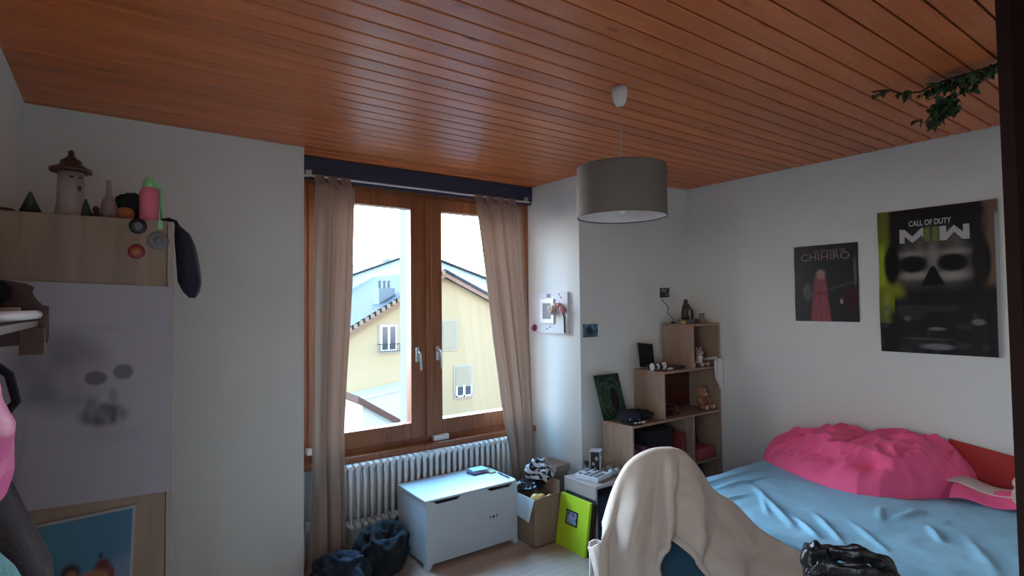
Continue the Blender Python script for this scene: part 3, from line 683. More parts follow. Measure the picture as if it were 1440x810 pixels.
b = B(); box(b, CX0 + 0.016, CX1 - 0.016, CY0 + 0.016, CY1 - 0.016, 0.03, 0.045); obj('bottom_panel', b, M['whitelac'], ch)
b = B(); box(b, CX0 - 0.012, CX1 - 0.018, CY0 - 0.014, CY1, 0.431, 0.446, bev=0.003); obj('lid', b, M['whitelac'], ch)
for x in (CX0, CX1 - 0.045):
    for y in (CY0, CY1 - 0.045):
        b = B(); s_ = 1 if x < 2 else -1; xc = x if s_ > 0 else x + 0.045
        prism(b, [(xc, y, 0.0), (xc + s_ * 0.03, y, 0.0), (xc + s_ * 0.045, y, 0.03), (xc, y, 0.03)], (0, 0.045, 0)); obj('foot', b, M['whitelac'], ch)
# small black emblem marks on the front
b = B()
for dx, w_, h_ in ((0.0, 0.008, 0.022), (0.026, 0.022, 0.018), (0.055, 0.008, 0.026)):
    blob(b, (2.128 + dx, CY0 - 0.001, 0.228), (w_ / 2, 0.0012, h_ / 2), 0, 1, 12)
obj('front_emblem', b, M['black'], fp)

# objects on the chest
ZC = 0.446
cols = [flat('comic_cover_a', (0.10, 0.13, 0.28), 0.5), flat('comic_cover_b', (0.45, 0.20, 0.28), 0.5), flat('comic_cover_c', (0.35, 0.55, 0.62), 0.5), flat('comic_cover_d', (0.12, 0.12, 0.2), 0.5)]
labs = ['navy comic booklet, bottom one of the small pile on the toy chest', 'pink comic booklet in the pile on the toy chest', 'dark comic booklet, third in the pile on the toy chest', 'pale blue comic booklet, topmost of the pile on the toy chest']
for k, (mm, rz, dx) in enumerate(((cols[0], 0.10, 0), (cols[1], -0.12, 0.005), (cols[3], 0.22, 0.0), (cols[2], -0.05, 0.012))):
    b = B(); box(b, -0.062, 0.062, -0.045, 0.045, 0, 0.007, bev=0.0015, mat=Matrix.Translation((2.205 + dx, 3.555, ZC + 0.0005 + 0.0078 * k)) @ Matrix.Rotation(rz, 4, 'Z'))
    tag(obj('comic_booklet', b, mm), labs[k], 'booklet', 'booklets piled on the toy chest')
t = thing('plastic_case', 'clear plastic case with a pale yellow base on the toy chest', 'case', (2.33, 3.53, ZC), )
b = B(); box(b, 2.275, 2.325, 3.47, 3.56, ZC + 0.0005, ZC + 0.012, bev=0.003); obj('case_base', b, flat('pale_yellow_plastic', (0.55, 0.60, 0.35), 0.4), t)
b = B()
def cover(u, v): a = PI * u; return Vector((2.30 - 0.03 * math.cos(a) * 1.0, 3.472 + 0.088 * v, ZC + 0.012 + 0.026 * math.sin(a) ** 0.7))
grid(b, cover, 14, 6); solidify(obj('clear_cover', b, glassmat('clear_plastic', tint=(0.85, 0.85, 0.82)), t), 0.001)
b = B(); tube(b, [(2.322, 3.44, ZC + 0.008), (2.318, 3.30, ZC + 0.008)], 0.005, 8); tube(b, [(2.318, 3.30, ZC + 0.008), (2.3175, 3.285, ZC + 0.008)], [0.005, 0.001], 8)
tag(obj('black_pen', b, M['black']), 'black pen lying near the right edge of the toy chest lid', 'pen')

# ------------------------------------------------------------------ cardboard box, clothes, boxes by the window reveal
t = thing('cardboard_box', 'open brown cardboard box with a white flap beside the toy chest', 'box', (2.51, 3.25, 0))
bx0, bx1, by0, by1, bh = 2.395, 2.62, 3.10, 3.42, 0.33
b = B()
for a in ((bx0, bx1, by0, by0 + 0.005), (bx0, bx1, by1 - 0.005, by1), (bx0, bx0 + 0.005, by0 + 0.005, by1 - 0.005), (bx1 - 0.005, bx1, by0 + 0.005, by1 - 0.005)): box(b, *a, 0.0, bh)
box(b, bx0, bx1, by0, by1, 0.0, 0.005); obj('box_body', b, M['card'], t)
b = B(); prism(b, [(bx0 - 0.001, by0, bh), (bx0 - 0.001, by1 - 0.06, bh), (bx0 - 0.03, by1 - 0.08, bh - 0.135), (bx0 - 0.035, by0 + 0.02, bh - 0.15)], (-0.004, 0, 0)); obj('flap', b, M['cardw'], t)
b = B(); prism(b, [(bx0, by0 - 0.001, bh), (bx1, by0 - 0.001, bh), (bx1 - 0.01, by0 - 0.035, bh + 0.03), (bx0 + 0.1, by0 - 0.04, bh + 0.025)], (0, -0.004, 0)); obj('flap', b, M['card'], t)
b = B(); prism(b, [(bx1, by0, bh), (bx1, by1, bh), (bx1 + 0.02, by1 - 0.02, bh + 0.09), (bx1 + 0.02, by0 + 0.02, bh + 0.085)], (0.004, 0, 0)); obj('flap', b, M['card'], t)
b = B(); blob(b, (2.49, 3.17, 0.30), (0.06, 0.05, 0.045), 0.02, 12, 20, zmin=0.006); blob(b, (2.56, 3.15, 0.29), (0.05, 0.04, 0.04), 0.02, 14, 18)
tag(obj('yellow_wrapper', b, M['gold']), 'yellow crumpled wrapper sticking out of the cardboard box', 'wrapper')

def crumple(name, label, cat, c, r, m, amp=0.05, fr=9, seed=0, ms=None):
    b = B(); g = bmesh.ops.create_icosphere(b, subdivisions=5, radius=1)
    for v in g['verts']:
        n = v.co.copy(); p = Vector((n.x * r[0], n.y * r[1], n.z * r[2])); q = p * fr + Vector((seed, seed * 2, 0))
        k = (0.5 - abs(fbm(q, 3)) * 2) * amp + fbm(q * 0.5, 2) * amp
        v.co = Vector(c) + p + n * k
    for f in b.faces:
        f.smooth = True
        if ms: q_ = f.calc_center_median() - Vector(c); f.material_index = 1 if math.sin(q_.x * 60 + q_.z * 90 + 7 * noise.noise(q_ * 13)) > 0.35 else 0
    return tag(obj(name, b, ms or m), label, cat)
crumple('crumpled_shirt', 'crumpled black and white printed cloth heaped on the cardboard box', 'cloth', (2.60, 3.30, 0.44), (0.09, 0.09, 0.07), None, 0.065, 11, 3.3, [flat('white_printed_cotton', (0.62, 0.62, 0.68), 0.8, bump=0.4, bscale=60), M['blackcloth']])
crumple('crumpled_bag', 'black plastic sheet under the printed cloth on the box edge', 'plastic', (2.52, 3.30, 0.36), (0.12, 0.10, 0.035), M['bag'], 0.02, 10, 5.0)
gb = [((2.73, 2.92, 3.33, 3.60, 0.0, 0.22), 'lower beige box of the stack against the window reveal'), ((2.74, 2.91, 3.34, 3.58, 0.2205, 0.40), 'middle beige box of the stack against the window reveal'), ((2.76, 2.90, 3.30, 3.55, 0.4005, 0.455), 'flat grey-beige box topping the stack by the window reveal')]
for a, l in gb:
    b = B(); box(b, *a[:5], a[5] - 0.004, bev=0.004); o = obj('storage_box', b, M['greybox']); tag(o, l, 'box', 'beige boxes by the window reveal')
    me = B(); box(me, a[0] - 0.002, a[1] + 0.002, a[2] - 0.002, a[3] + 0.002, a[5] - 0.022, a[5] + 0.0, bev=0.001); ld = bpy.data.meshes.new('box_lid'); me.to_mesh(ld); me.free(); ld.materials.append(M['greybox']); ld.transform(Matrix.Translation(-o.location))
    lo = bpy.data.objects.new('box_lid', ld); COL.objects.link(lo); lo.parent = o

# dark clothes heap left of the chest
crumple('clothes_heap', 'heap of black clothes on the floor between left curtain and toy chest', 'clothes', (1.44, 3.46, 0.12), (0.16, 0.16, 0.15), M['blackcloth'], 0.055, 8, 1.5)
crumple('dark_trousers', 'dark navy clothes lying at the foot of the left curtain', 'clothes', (1.13, 3.38, 0.09), (0.17, 0.15, 0.11), M['navycloth'], 0.045, 9, 8.5)

# ------------------------------------------------------------------ small cube cabinet with album, frames, book, lantern
t = thing('cube_cabinet', 'small light oak cube shelf with open front, lime album leaning on it', 'cabinet', (2.83, 2.95, 0))
kx0, kx1, ky0, ky1, kh = 2.665, 3.035, 2.775, 3.095, 0.452
for (a, n_) in (((kx0, kx0 + 0.018, ky0, ky1, 0, kh - 0.02), 'side_panel'), ((kx1 - 0.018, kx1, ky0, ky1, 0, kh - 0.02), 'side_panel'), ((kx0 - 0.002, kx1 + 0.002, ky0 - 0.004, ky1, kh - 0.02, kh), 'top_panel'), ((kx0 + 0.018, kx1 - 0.018, ky0, ky1, 0.03, 0.048), 'shelf_board'), ((kx0 + 0.018, kx1 - 0.018, ky1 - 0.006, ky1, 0.048, kh - 0.02), 'back_panel')):
    b = B(); box(b, *a, bev=0.004 if n_ == 'top_panel' else 0.001, seg=2); obj(n_, b, M['greybox'] if n_ != 'back_panel' else M['grey'], t)
b = B(); box(b, 2.70, 3.0, 2.80, 3.06, 0.05, 0.36, bev=0.03); tag(obj('dark_fabric_box', b, M['navycloth']), 'dark purple-blue fabric box inside the small cube shelf', 'box')
def leaning(name, label, cat, x0b, x0t, y0, y1, h, th, m, par_extra=None):
    b = B(); prism(b, [(x0b, y0, 0.001), (x0b, y1, 0.001), (x0t, y1, h), (x0t, y0, h)], (th, 0, 0.0)); o = obj(name, b, m); return tag(o, label, cat)
al = thing('photo_album', 'lime green photo album with small picture window leaning on the cube shelf', 'album', (2.60, 2.94, 0))
ax, az = Vector((0.060, 0, 0.345)).normalized(), None
b = B(); prism(b, [(2.566, 2.785, 0.001), (2.566, 3.085, 0.001), (2.624, 3.085, 0.345), (2.624, 2.785, 0.345)], (0.022, 0, 0)); obj('cover', b, M['lime'], al)
def al_pt(s, h): # s along Y from near(0) to far(1)
    return Vector((2.566 + 0.058 * h, 2.785 + 0.30 * s, 0.001 + 0.344 * h)) + Vector((-0.001, 0, 0))
b = B(); prism(b, [al_pt(0.34, 0.46), al_pt(0.74, 0.46), al_pt(0.74, 0.74), al_pt(0.34, 0.74)], (-0.001, 0, 0)); ap = obj('picture_window', b, M['black'], al)
rsA = np.random.RandomState(4)
def paint_fam(U, V):
    c = np.ones(U.shape + (3,)) * np.array([0.30, 0.27, 0.34]); n = vnoise(U, V, 5, 2); c = mixc(c, (0.06, 0.06, 0.10), sm(0.4, 0.7, n)); c = mixc(c, (0.42, 0.26, 0.36), ell(U, V, 0.4, 0.55, 0.14, 0.16)); c = mixc(c, (0.10, 0.28, 0.32), ell(U, V, 0.7, 0.3, 0.2, 0.2)); return c
p0 = al_pt(0.70, 0.49) + Vector((-0.0022, 0, 0)); sheet('photo', p0, al_pt(0.38, 0.49) - al_pt(0.70, 0.49), al_pt(0.70, 0.71) - al_pt(0.70, 0.49), paint_fam, 24, 24, M['artm'], parent=al)
leaning('picture_frame', 'dark picture frame leaning just behind the lime album', 'picture frame', 2.592, 2.648, 2.762, 3.06, 0.365, 0.008, M['black'])
leaning('wooden_board', 'dark red-brown panel leaning between the frame and the cube shelf', 'panel', 2.604, 2.6575, 2.75, 3.05, 0.34, 0.006, M['darkwood'])
# thick white book with black blocks on its cover
t = thing('white_book', 'white book with black blocks on its cover on the cube shelf', 'book', (2.80, 2.93, kh))
MT = Matrix.Translation((2.795, 2.935, kh)) @ Matrix.Rotation(math.radians(14), 4, 'Z')
b = B(); box(b, -0.085, 0.085, -0.095, 0.095, 0.0007, 0.034, bev=0.003, mat=MT); obj('body', b, M['paperw'], t)
b = B()
rsb = random.Random(3)
for i in range(4):
    for j in range(4):
        if rsb.random() < 0.8:
            x = -0.075 + 0.04 * i; y = -0.083 + 0.044 * j; box(b, x, x + 0.028, y, y + 0.030, 0.0335, 0.0348, mat=MT)
obj('cover_print', b, M['black'], t)
b = B(); box(b, -0.084, 0.084, -0.0965, -0.0945, 0.006, 0.010, mat=MT); obj('page_edge', b, M['greybox'], t)
t = thing('photo_lantern', 'white framed lantern box with dark picture panes on the cube shelf', 'lantern', (2.925, 3.035, kh))
MT = Matrix.Translation((2.925, 3.035, kh)) @ Matrix.Rotation(math.radians(35), 4, 'Z')
b = B()
for sx in (-0.04, 0.034):
    for sy in (-0.04, 0.034): box(b, sx, sx + 0.006, sy, sy + 0.006, 0.001, 0.15, mat=MT)
box(b, -0.042, 0.042, -0.042, 0.042, 0.15, 0.158, mat=MT); box(b, -0.042, 0.042, -0.042, 0.042, 0.0008, 0.008, mat=MT); obj('lantern_frame', b, M['paperw'], t)
b = B(); box(b, -0.036, 0.036, -0.036, 0.036, 0.008, 0.15, mat=MT); lp = obj('picture_pane', b, M['black'], t)
b = B()
for (sx, sz, r) in ((-0.012, 0.10, 0.016), (0.012, 0.06, 0.014), (0.0, 0.03, 0.012)):
    for sd in (0, 1):
        g = MT @ (Vector((sx, -0.0365, sz)) if sd == 0 else Vector((-0.0365, sx, sz))); blob(b, g, (r * 0.8, r * 0.8, r), 0, 1, 12)
obj('picture_motif', b, M['greybox'], t)
t = thing('potted_plant', 'tiny green plant in a pot behind the photo lantern', 'plant', (2.87, 3.07, kh))
b = B(); lathe(b, [(0.016, kh + 0.0008), (0.021, kh + 0.035), (0.018, kh + 0.036)], (2.862, 3.068, 0), 18); obj('pot', b, M['grey'], t)
b = B()
for k in range(16):
    a = k * 2.4; tip = Vector((2.862 + 0.03 * math.cos(a), 3.068 + 0.022 * math.sin(a), kh + 0.05 + 0.045 * ((k * 7) % 10) / 10)); base = Vector((2.862, 3.068, kh + 0.034)); sd = Vector((-math.sin(a), math.cos(a), 0)) * 0.006; mid = (tip + base) / 2 + Vector((0, 0, 0.01))
    f = b.faces.new([b.verts.new(p) for p in (base, mid + sd, tip, mid - sd)])
solidify(obj('leaves', b, M['leaf'], t), 0.001)
b = B(); lathe(b, [(0.014, kh + 0.0008), (0.034, kh + 0.012), (0.040, kh + 0.03), (0.030, kh + 0.055), (0.010, kh + 0.062)], (2.985, 2.955, 0), 22); tag(obj('brown_jar', b, M['ceramic']), 'small rounded brown pot right of the lantern on the cube shelf', 'pot')
crumple('foil_wrapper', 'crumpled silver-blue wrapper beside the white book on the cube shelf', 'wrapper', (2.955, 2.875, kh + 0.026), (0.05, 0.035, 0.022), flat('silver_foil', (0.45, 0.55, 0.55), 0.25, metal=0.7), 0.014, 30, 2.0)

# ------------------------------------------------------------------ stepped cube shelf in the corner
ss = thing('stepped_shelf', 'stepped light oak cube shelf rising to the right in the room corner', 'shelf', (3.6, 2.97, 0))
SY0, SY1, T_ = 2.80, 3.105, 0.018
Xs = [3.065, 3.42, 3.785, 4.145]; Zs = [0.415, 0.80, 1.165, 1.52]
def pan(n_, a, m=None):
    b = B(); box(b, *a, bev=0.002, seg=1); return obj(n_, b, m or M['oak'], ss)
pan('side_panel', (Xs[0], Xs[0] + T_, SY0, SY1, 0, Zs[1] - T_)); pan('side_panel', (Xs[3] - T_, Xs[3], SY0, SY1, 0, Zs[3] - T_))
pan('side_panel', (Xs[1], Xs[1] + T_, SY0, SY1, Zs[1], Zs[2] - T_)); pan('side_panel', (Xs[2], Xs[2] + T_, SY0, SY1, Zs[2], Zs[3] - T_))
pan('divider', (Xs[2] - T_ / 2, Xs[2] + T_ / 2, SY0 + 0.004, SY1, Zs[0], Zs[1] - T_)); pan('divider', (Xs[2] - T_ / 2, Xs[2] + T_ / 2, SY0 + 0.004, SY1, 0.06, Zs[0] - T_)); 
pan('shelf_board', (Xs[0], Xs[3], SY0 - 0.003, SY1, Zs[1] - T_, Zs[1]), M['oakx']); pan('shelf_board', (Xs[1], Xs[3] - T_, SY0 - 0.003, SY1, Zs[2] - T_, Zs[2]), M['oakx']); pan('top_board', (Xs[2], Xs[3], SY0 - 0.003, SY1, Zs[3] - T_, Zs[3]), M['oakx'])
pan('shelf_board', (Xs[0] + T_, Xs[3] - T_, SY0, SY1, Zs[0] - T_, Zs[0]), M['oakx']); pan('shelf_board', (Xs[0] + T_, Xs[3] - T_, SY0, SY1, 0.06 - T_, 0.06), M['oakx'])
pan('back_panel', (Xs[2] + T_, Xs[3] - T_, SY1 - 0.006, SY1, Zs[2], Zs[3] - T_), M['darkwood']); pan('back_panel', (Xs[0] + T_, Xs[3] - T_, SY1 - 0.006, SY1, 0.06, Zs[1] - T_), M['darkwood']); pan('back_panel', (3.70, Xs[3] - T_, SY1 - 0.006, SY1, Zs[1], Zs[2] - T_), M['darkwood'])

# things in and on the stepped shelf
def paint_green(U, V):
    n = vnoise(U, V, 10, 11); c = np.ones(U.shape + (3,)) * np.array([0.018, 0.03, 0.022])
    for cu, cv, r0_ in ((0.62, 0.45, 0.22), (0.62, 0.45, 0.34), (0.28, 0.55, 0.2), (0.45, 0.55, 0.42)):
        d = np.sqrt(((U - cu) / 1.0) ** 2 + ((V - cv) * 0.75) ** 2); c = mixc(c, (0.05, 0.14, 0.08), np.exp(-((d - r0_) / 0.02) ** 2) * (0.3 + n))
    return mixc(c, (0.005, 0.006, 0.006), ell(U, V, 0.62, 0.42, 0.17, 0.25, 0.3))
gp = sheet('green_picture', (3.035, 3.055, 0.803), (0.262, 0, 0), (-0.02, 0.085, 0.335), paint_green, 60, 80, M['art'], thick=0.008)
tag(gp, 'black and dark green swirling picture leaning on the lowest shelf step', 'picture')
t = thing('cap', 'black cap with white embroidery lying on the lowest shelf step', 'cap', (3.19, 2.93, 0.80))
b = B(); blob(b, (3.19, 2.94, 0.835), (0.085, 0.08, 0.062), 0.012, 10, 30, zmin=0.803); obj('crown', b, M['navycloth'], t)
b = B(); lathe(b, [(0.02, 0.8035), (0.078, 0.8035), (0.080, 0.808), (0.02, 0.812)], (3.14, 2.875, 0), 28); obj('peak', b, M['blackcloth'], t)
b = B()
for k in range(6): blob(b, (3.125 + 0.018 * k, 2.875 - 0.003 * k + 0.004 * (k % 2), 0.832 - 0.004 * (k % 3)), (0.009, 0.004, 0.005), 0, 1, 8)
obj('embroidery', b, M['paperw'], t)
crumple('dark_scarf', 'black scarf bunched up between the cap and the shelf side', 'scarf', (3.32, 2.93, 0.84), (0.075, 0.09, 0.03), M['blackcloth'], 0.02, 14, 4.0)
for k, (x, y) in enumerate(((3.13, 2.826), (3.165, 2.822), (3.198, 2.818), (3.226, 2.824))):
    b = B(); blob(b, (x, y, 0.811), (0.012, 0.010, 0.009), 0.003, 40, 12); tag(obj('trinket', b, M['furw'] if k % 2 == 0 else M['steel']), ['tiny white trinket, leftmost of the row before the cap', 'tiny silver trinket, second from the left before the cap', 'tiny white trinket, third from the left before the cap', 'tiny silver trinket, rightmost of the row before the cap'][k], 'trinket', 'trinkets on the lowest step')
# dark photo frame on the middle step
t = thing('framed_print', 'black picture frame with silver edge leaning on the middle shelf step', 'picture frame', (3.53, 3.06, 1.165))
MT = Matrix.Translation((3.515, 3.045, 1.1665)) @ Matrix.Rotation(math.radians(-13), 4, 'X') @ Matrix.Rotation(math.radians(7), 4, 'Y')
b = B(); box(b, -0.092, 0.092, -0.006, 0.006, 0.0, 0.205, bev=0.002, mat=MT); obj('frame_edge', b, M['steel'], t)
b = B(); box(b, -0.086, 0.088, -0.008, -0.005, 0.006, 0.20, mat=MT); obj('picture', b, M['blackcloth'], t)
# panda plush lying down
t = thing('panda_plush', 'small black and white plush lying in front of the dark frame', 'plush toy', (3.49, 2.90, 1.165))
b = B(); blob(b, (3.45, 2.90, 1.195), (0.10, 0.04, 0.028), 0.004, 20, 24, zmin=1.166); obj('body', b, M['furb'], t)
for x, r in ((3.375, 0.026), (3.44, 0.020), (3.515, 0.027)):
    b = B(); blob(b, (x, 2.872, 1.200), (r * 0.75, r * 0.7, r * 1.15), 0.003, 40, 16, zmin=1.166); obj('white_patch', b, M['furw'], t)
b = B(); blob(b, (3.575, 2.86, 1.175), (0.035, 0.018, 0.009), 0.002, 40, 12, zmin=1.166); obj('paw', b, M['furw'], t)
b = B(); box(b, 3.60, 3.76, 2.86, 2.98, 1.1655, 1.185, bev=0.004); tag(obj('black_wallet', b, M['black']), 'flat black case on the middle step beside the plush', 'case')

def teddy(name, label, c, s, m1, m2, extra=None):
    """seated plush bear at c (seat point), height about 2*s"""
    x, y, z = c; t = thing(name, label, 'plush toy', c)
    b = B(); blob(b, (x, y, z + s * 0.62), (s * 0.48, s * 0.42, s * 0.62), 0.004, 30, 22); obj('body', b, m2, t)
    b = B(); blob(b, (x, y - s * 0.06, z + s * 1.45), (s * 0.46, s * 0.42, s * 0.42), 0.003, 30, 22)
    for q in (-1, 1): blob(b, (x + q * s * 0.38, y, z + s * 1.83), (s * 0.16, s * 0.09, s * 0.16), 0, 1, 12)
    hd = obj('head', b, m1, t)
    b = B(); blob(b, (x, y - s * 0.45, z + s * 1.34), (s * 0.2, s * 0.15, s * 0.15), 0, 1, 14); mz = obj('muzzle', b, M['furl'], t)
    b = B(); blob(b, (x, y - s * 0.60, z + s * 1.40), (s * 0.07, s * 0.04, s * 0.05), 0, 1, 10)
    for q in (-1, 1): blob(b, (x + q * s * 0.17, y - s * 0.43, z + s * 1.55), (s * 0.05, s * 0.03, s * 0.05), 0, 1, 10)
    obj('eyes_and_nose', b, M['black'], t)
    for q in (-1, 1):
        b = B(); tube(b, [(x + q * s * 0.38, y - s * 0.05, z + s * 1.0), (x + q * s * 0.62, y - s * 0.2, z + s * 0.75), (x + q * s * 0.6, y - s * 0.42, z + s * 0.6)], [s * 0.15, s * 0.16, s * 0.14], 10); obj('arm', b, m1, t)
        b = B(); tube(b, [(x + q * s * 0.22, y - s * 0.1, z + s * 0.22), (x + q * s * 0.42, y - s * 0.5, z + s * 0.2), (x + q * s * 0.48, y - s * 0.75, z + s * 0.2)], [s * 0.19, s * 0.18, s * 0.17], 10); lg = obj('leg', b, m1, t)
        b = B(); blob(b, (x + q * s * 0.50, y - s * 0.84, z + s * 0.23), (s * 0.17, s * 0.10, s * 0.2), 0, 1, 14); obj('foot', b, M['furl'], lg)
    return t
teddy('teddy_bear', 'tan teddy bear in a reddish shirt sitting at the right of the middle shelf row', (4.03, 2.90, 0.805), 0.094, M['fur'], flat('rust_red_plush', (0.30, 0.08, 0.05), 1.0, bump=0.5, bscale=120))
teddy('mouse_plush', 'pale pink plush toy slumped in the top cube beside a white cloth', (3.955, 2.875, 1.168), 0.080, flat('greyish_pink_plush', (0.36, 0.22, 0.21), 1.0, bump=0.6, bscale=160), M['furw'])
b = B(); blob(b, (3.83, 2.93, 1.245), (0.035, 0.03, 0.05), 0.012, 20, 18); blob(b, (3.865, 2.93, 1.30), (0.03, 0.03, 0.026), 0.01, 20, 18); tag(obj('dark_plush', b, M['furb']), 'small black plush behind the pale one in the top cube', 'plush toy')
b = B(); blob(b, (3.835, 2.83, 1.186), (0.02, 0.016, 0.02), 0.003, 30, 14); tag(obj('yellow_figure', b, M['gold']), 'tiny yellow figure at the front left of the top cube', 'figurine')
b = B()
def hang(u, v):
    z = 1.215 - 0.25 * v; wdt = 0.055 * (0.45 + 0.9 * math.sin(PI * min(1, 0.15 + v * 0.62))) * (1 - max(0, v - 0.6) * 1.9)
    return Vector((4.085 + 0.03 * v + (u - 0.5) * 2 * wdt, 2.785 - 0.012 * math.sin(u * 9 + v * 2) - 0.01 * v, z + 0.02 * u))
grid(b, hang, 16, 20)
def hang2(u, v): return Vector((4.06 + (u - 0.5) * 0.06, 2.785 + 0.09 * v, 1.235 - 0.02 * v + 0.01 * math.sin(u * 8)))
grid(b, hang2, 10, 8); bmesh.ops.remove_doubles(b, verts=b.verts, dist=0.001)
o = obj('white_cloth', b, M['furw']); solidify(o, 0.006, 1); tag(o, 'white cloth hanging over the front edge of the top cube', 'cloth')
# dark clutter in the shelf rows
for (x, y, z, r, m, n_, l) in ((3.52, 2.93, 0.822, (0.06, 0.05, 0.018), 'black', 'toy_car', 'low dark toy at the left of the middle row'), (3.64, 2.90, 0.820, (0.05, 0.04, 0.016), 'brownc', 'toy_boat', 'low dark brown toy in the middle row beside the bear')):
    b = B(); box(b, x - r[0], x + r[0], y - r[1], y + r[1], 0.8008, 0.8008 + r[2], bev=0.006); box(b, x - r[0] * 0.5, x + r[0] * 0.5, y - r[1] * 0.7, y + r[1] * 0.7, 0.8008 + r[2] * 0.9, 0.8008 + r[2] * 2.2, bev=0.006)
    for q in (-1, 1): lathe(b, [(0.009, -r[1] - 0.002), (0.009, r[1] + 0.002)], (x + q * r[0] * 0.6, y, 0.8102), 12, axis='Y')
    tag(obj(n_, b, M[m]), l, 'toy')
b = B(); tube(b, [(3.46, 2.90, 0.87), (3.56, 2.92, 0.90), (3.70, 2.90, 0.865)], 0.003, 6); tube(b, [(3.46, 2.90, 0.87), (3.46, 2.90, 0.802)], 0.003, 6); tube(b, [(3.70, 2.90, 0.865), (3.70, 2.90, 0.802)], 0.003, 6)
tag(obj('wire_stand', b, M['steel']), 'thin metal wire stand arching over the low toys in the middle row', 'stand')
bcol = [(0.10, 0.02, 0.03), (0.16, 0.05, 0.06), (0.06, 0.02, 0.03), (0.12, 0.04, 0.05), (0.05, 0.03, 0.05)]
for k, cc in enumerate(bcol):
    b = B(); x = 3.10 + 0.038 * k; box(b, x, x + 0.034, 2.84, 2.99, Zs[0] + 0.001, Zs[0] + 0.21 - 0.012 * (k % 3), bev=0.002); tag(obj('book', b, flat('book_cover_%d' % k, cc, 0.6)), ['dark red book at the left end of the lower shelf row', 'dusty pink book, second from the left in the lower row', 'near-black book, third in the lower row', 'brownish pink book, fourth in the lower row', 'purplish dark book, fifth in the lower row'][k], 'book', 'books in the lower shelf row')
b = B(); box(b, 3.31, 3.62, 2.87, 3.08, Zs[0] + 0.001, Zs[0] + 0.30, bev=0.02); tag(obj('black_case', b, M['blackcloth']), 'large black case filling the middle of the lower shelf row', 'case')
b = B(); box(b, 3.66, 3.70, 2.83, 2.95, Zs[0] + 0.001, Zs[0] + 0.25, bev=0.003); tag(obj('red_carton', b, M['dred']), 'upright red carton beside the black case in the lower row', 'carton')
b = B(); box(b, 3.86, 4.08, 2.83, 3.02, Zs[0] + 0.001, Zs[0] + 0.085, bev=0.006); pb = obj('pink_box', b, flat('dusty_pink_card', (0.36, 0.07, 0.09), 0.6)); tag(pb, 'flat dusty pink box in the lower right cube', 'box')
# on the top step
t = thing('photo_clip', 'small dark photo in a curly wire clip on the top shelf step', 'photo holder', (3.68, 3.0, 1.52))
b = B(); lathe(b, [(0.020, 1.5208), (0.022, 1.53), (0.006, 1.535)], (3.82, 3.02, 0), 18); obj('base', b, M['black'], t)
pts = [(3.82, 3.02, 1.53)] + [(3.82 - 0.16 * s + 0.018 * math.sin(s * 12), 3.02 - 0.03 * s, 1.53 + 0.20 * s) for s in [k / 14 for k in range(1, 15)]]
b = B(); tube(b, pts, 0.003, 6); obj('wire', b, M['brownc'], t)
def paint_pol(U, V):
    c = np.ones(U.shape + (3,)) * 0.02; n = vnoise(U, V, 6, 21); c = mixc(c, (0.25, 0.22, 0.22), sm(0.62, 0.8, n) * (V > 0.2)); return c
sheet('photo', (3.578, 2.955, 1.735), (0.118, 0, 0.004), (0.004, 0, 0.078), paint_pol, 20, 14, M['art'], parent=t)
t = thing('dark_statuette', 'dark grey statuette at the centre of the top shelf step', 'statuette', (3.88, 2.93, 1.52))
b = B(); box(b, 3.80, 3.945, 2.89, 2.97, 1.5208, 1.555, bev=0.006); obj('plinth', b, M['grey'], t)
b = B(); tube(b, [(3.865, 2.93, 1.55), (3.86, 2.93, 1.61), (3.875, 2.93, 1.66), (3.87, 2.93, 1.69)], [0.034, 0.028, 0.030, 0.016], 14); blob(b, (3.868, 2.925, 1.70), (0.019, 0.019, 0.022), 0, 1, 14); tube(b, [(3.89, 2.92, 1.68), (3.93, 2.91, 1.62), (3.945, 2.92, 1.56)], [0.008, 0.012, 0.008], 8)
obj('figure', b, flat('dark_bronze', (0.06, 0.05, 0.055), 0.35, metal=0.5), t)
b = B(); blob(b, (3.775, 2.88, 1.534), (0.030, 0.018, 0.013), 0.002, 30, 16); tag(obj('yellow_soap', b, M['gold']), 'small orange-yellow piece at the left of the statuette', 'ornament')
for k, (x, lb) in enumerate(((4.005, 'gold ball ornament nearer the statuette'), (4.05, 'gold ball ornament farther from the statuette'))):
    b = B(); blob(b, (x, 2.86, 1.536), (0.015, 0.015, 0.015), 0, 1, 16); tag(obj('gold_ball', b, flat('old_gold_%d' % k, (0.5, 0.34, 0.16), 0.3, metal=0.6)), lb, 'ornament', 'gold balls on the top step')
b = B(); lathe(b, [(0.022, 1.5208), (0.026, 1.55), (0.020, 1.58), (0.024, 1.60), (0.022, 1.601)], (4.085, 2.93, 0), 20); tag(obj('candle_cup', b, M['ceramic']), 'brownish cup at the right end of the top shelf step', 'cup')
b = B(); blob(b, (3.965, 2.90, 1.538), (0.02, 0.018, 0.018), 0.004, 20, 14); tag(obj('dark_stone', b, M['brownc']), 'dark stone between the statuette and the gold balls', 'stone')

# ------------------------------------------------------------------ pictures on the walls
def paint_teal(U, V):
    n = vnoise(U, V, 5, 31); c = np.ones(U.shape + (3,)) * np.array([0.05, 0.12, 0.18]); c = mixc(c, (0.20, 0.30, 0.38), sm(0.55, 0.8, n)); return mixc(c, (0.015, 0.03, 0.05), ell(U, V, 0.45, 0.5, 0.22, 0.3))
o = sheet('small_photo', (2.967, 3.2035, 1.431), (0.150, -0.0117, 0), (0, 0, 0.102), paint_teal, 30, 20, M['art']); tag(o, 'small dark blue photo pinned alone on the white back wall', 'photo')

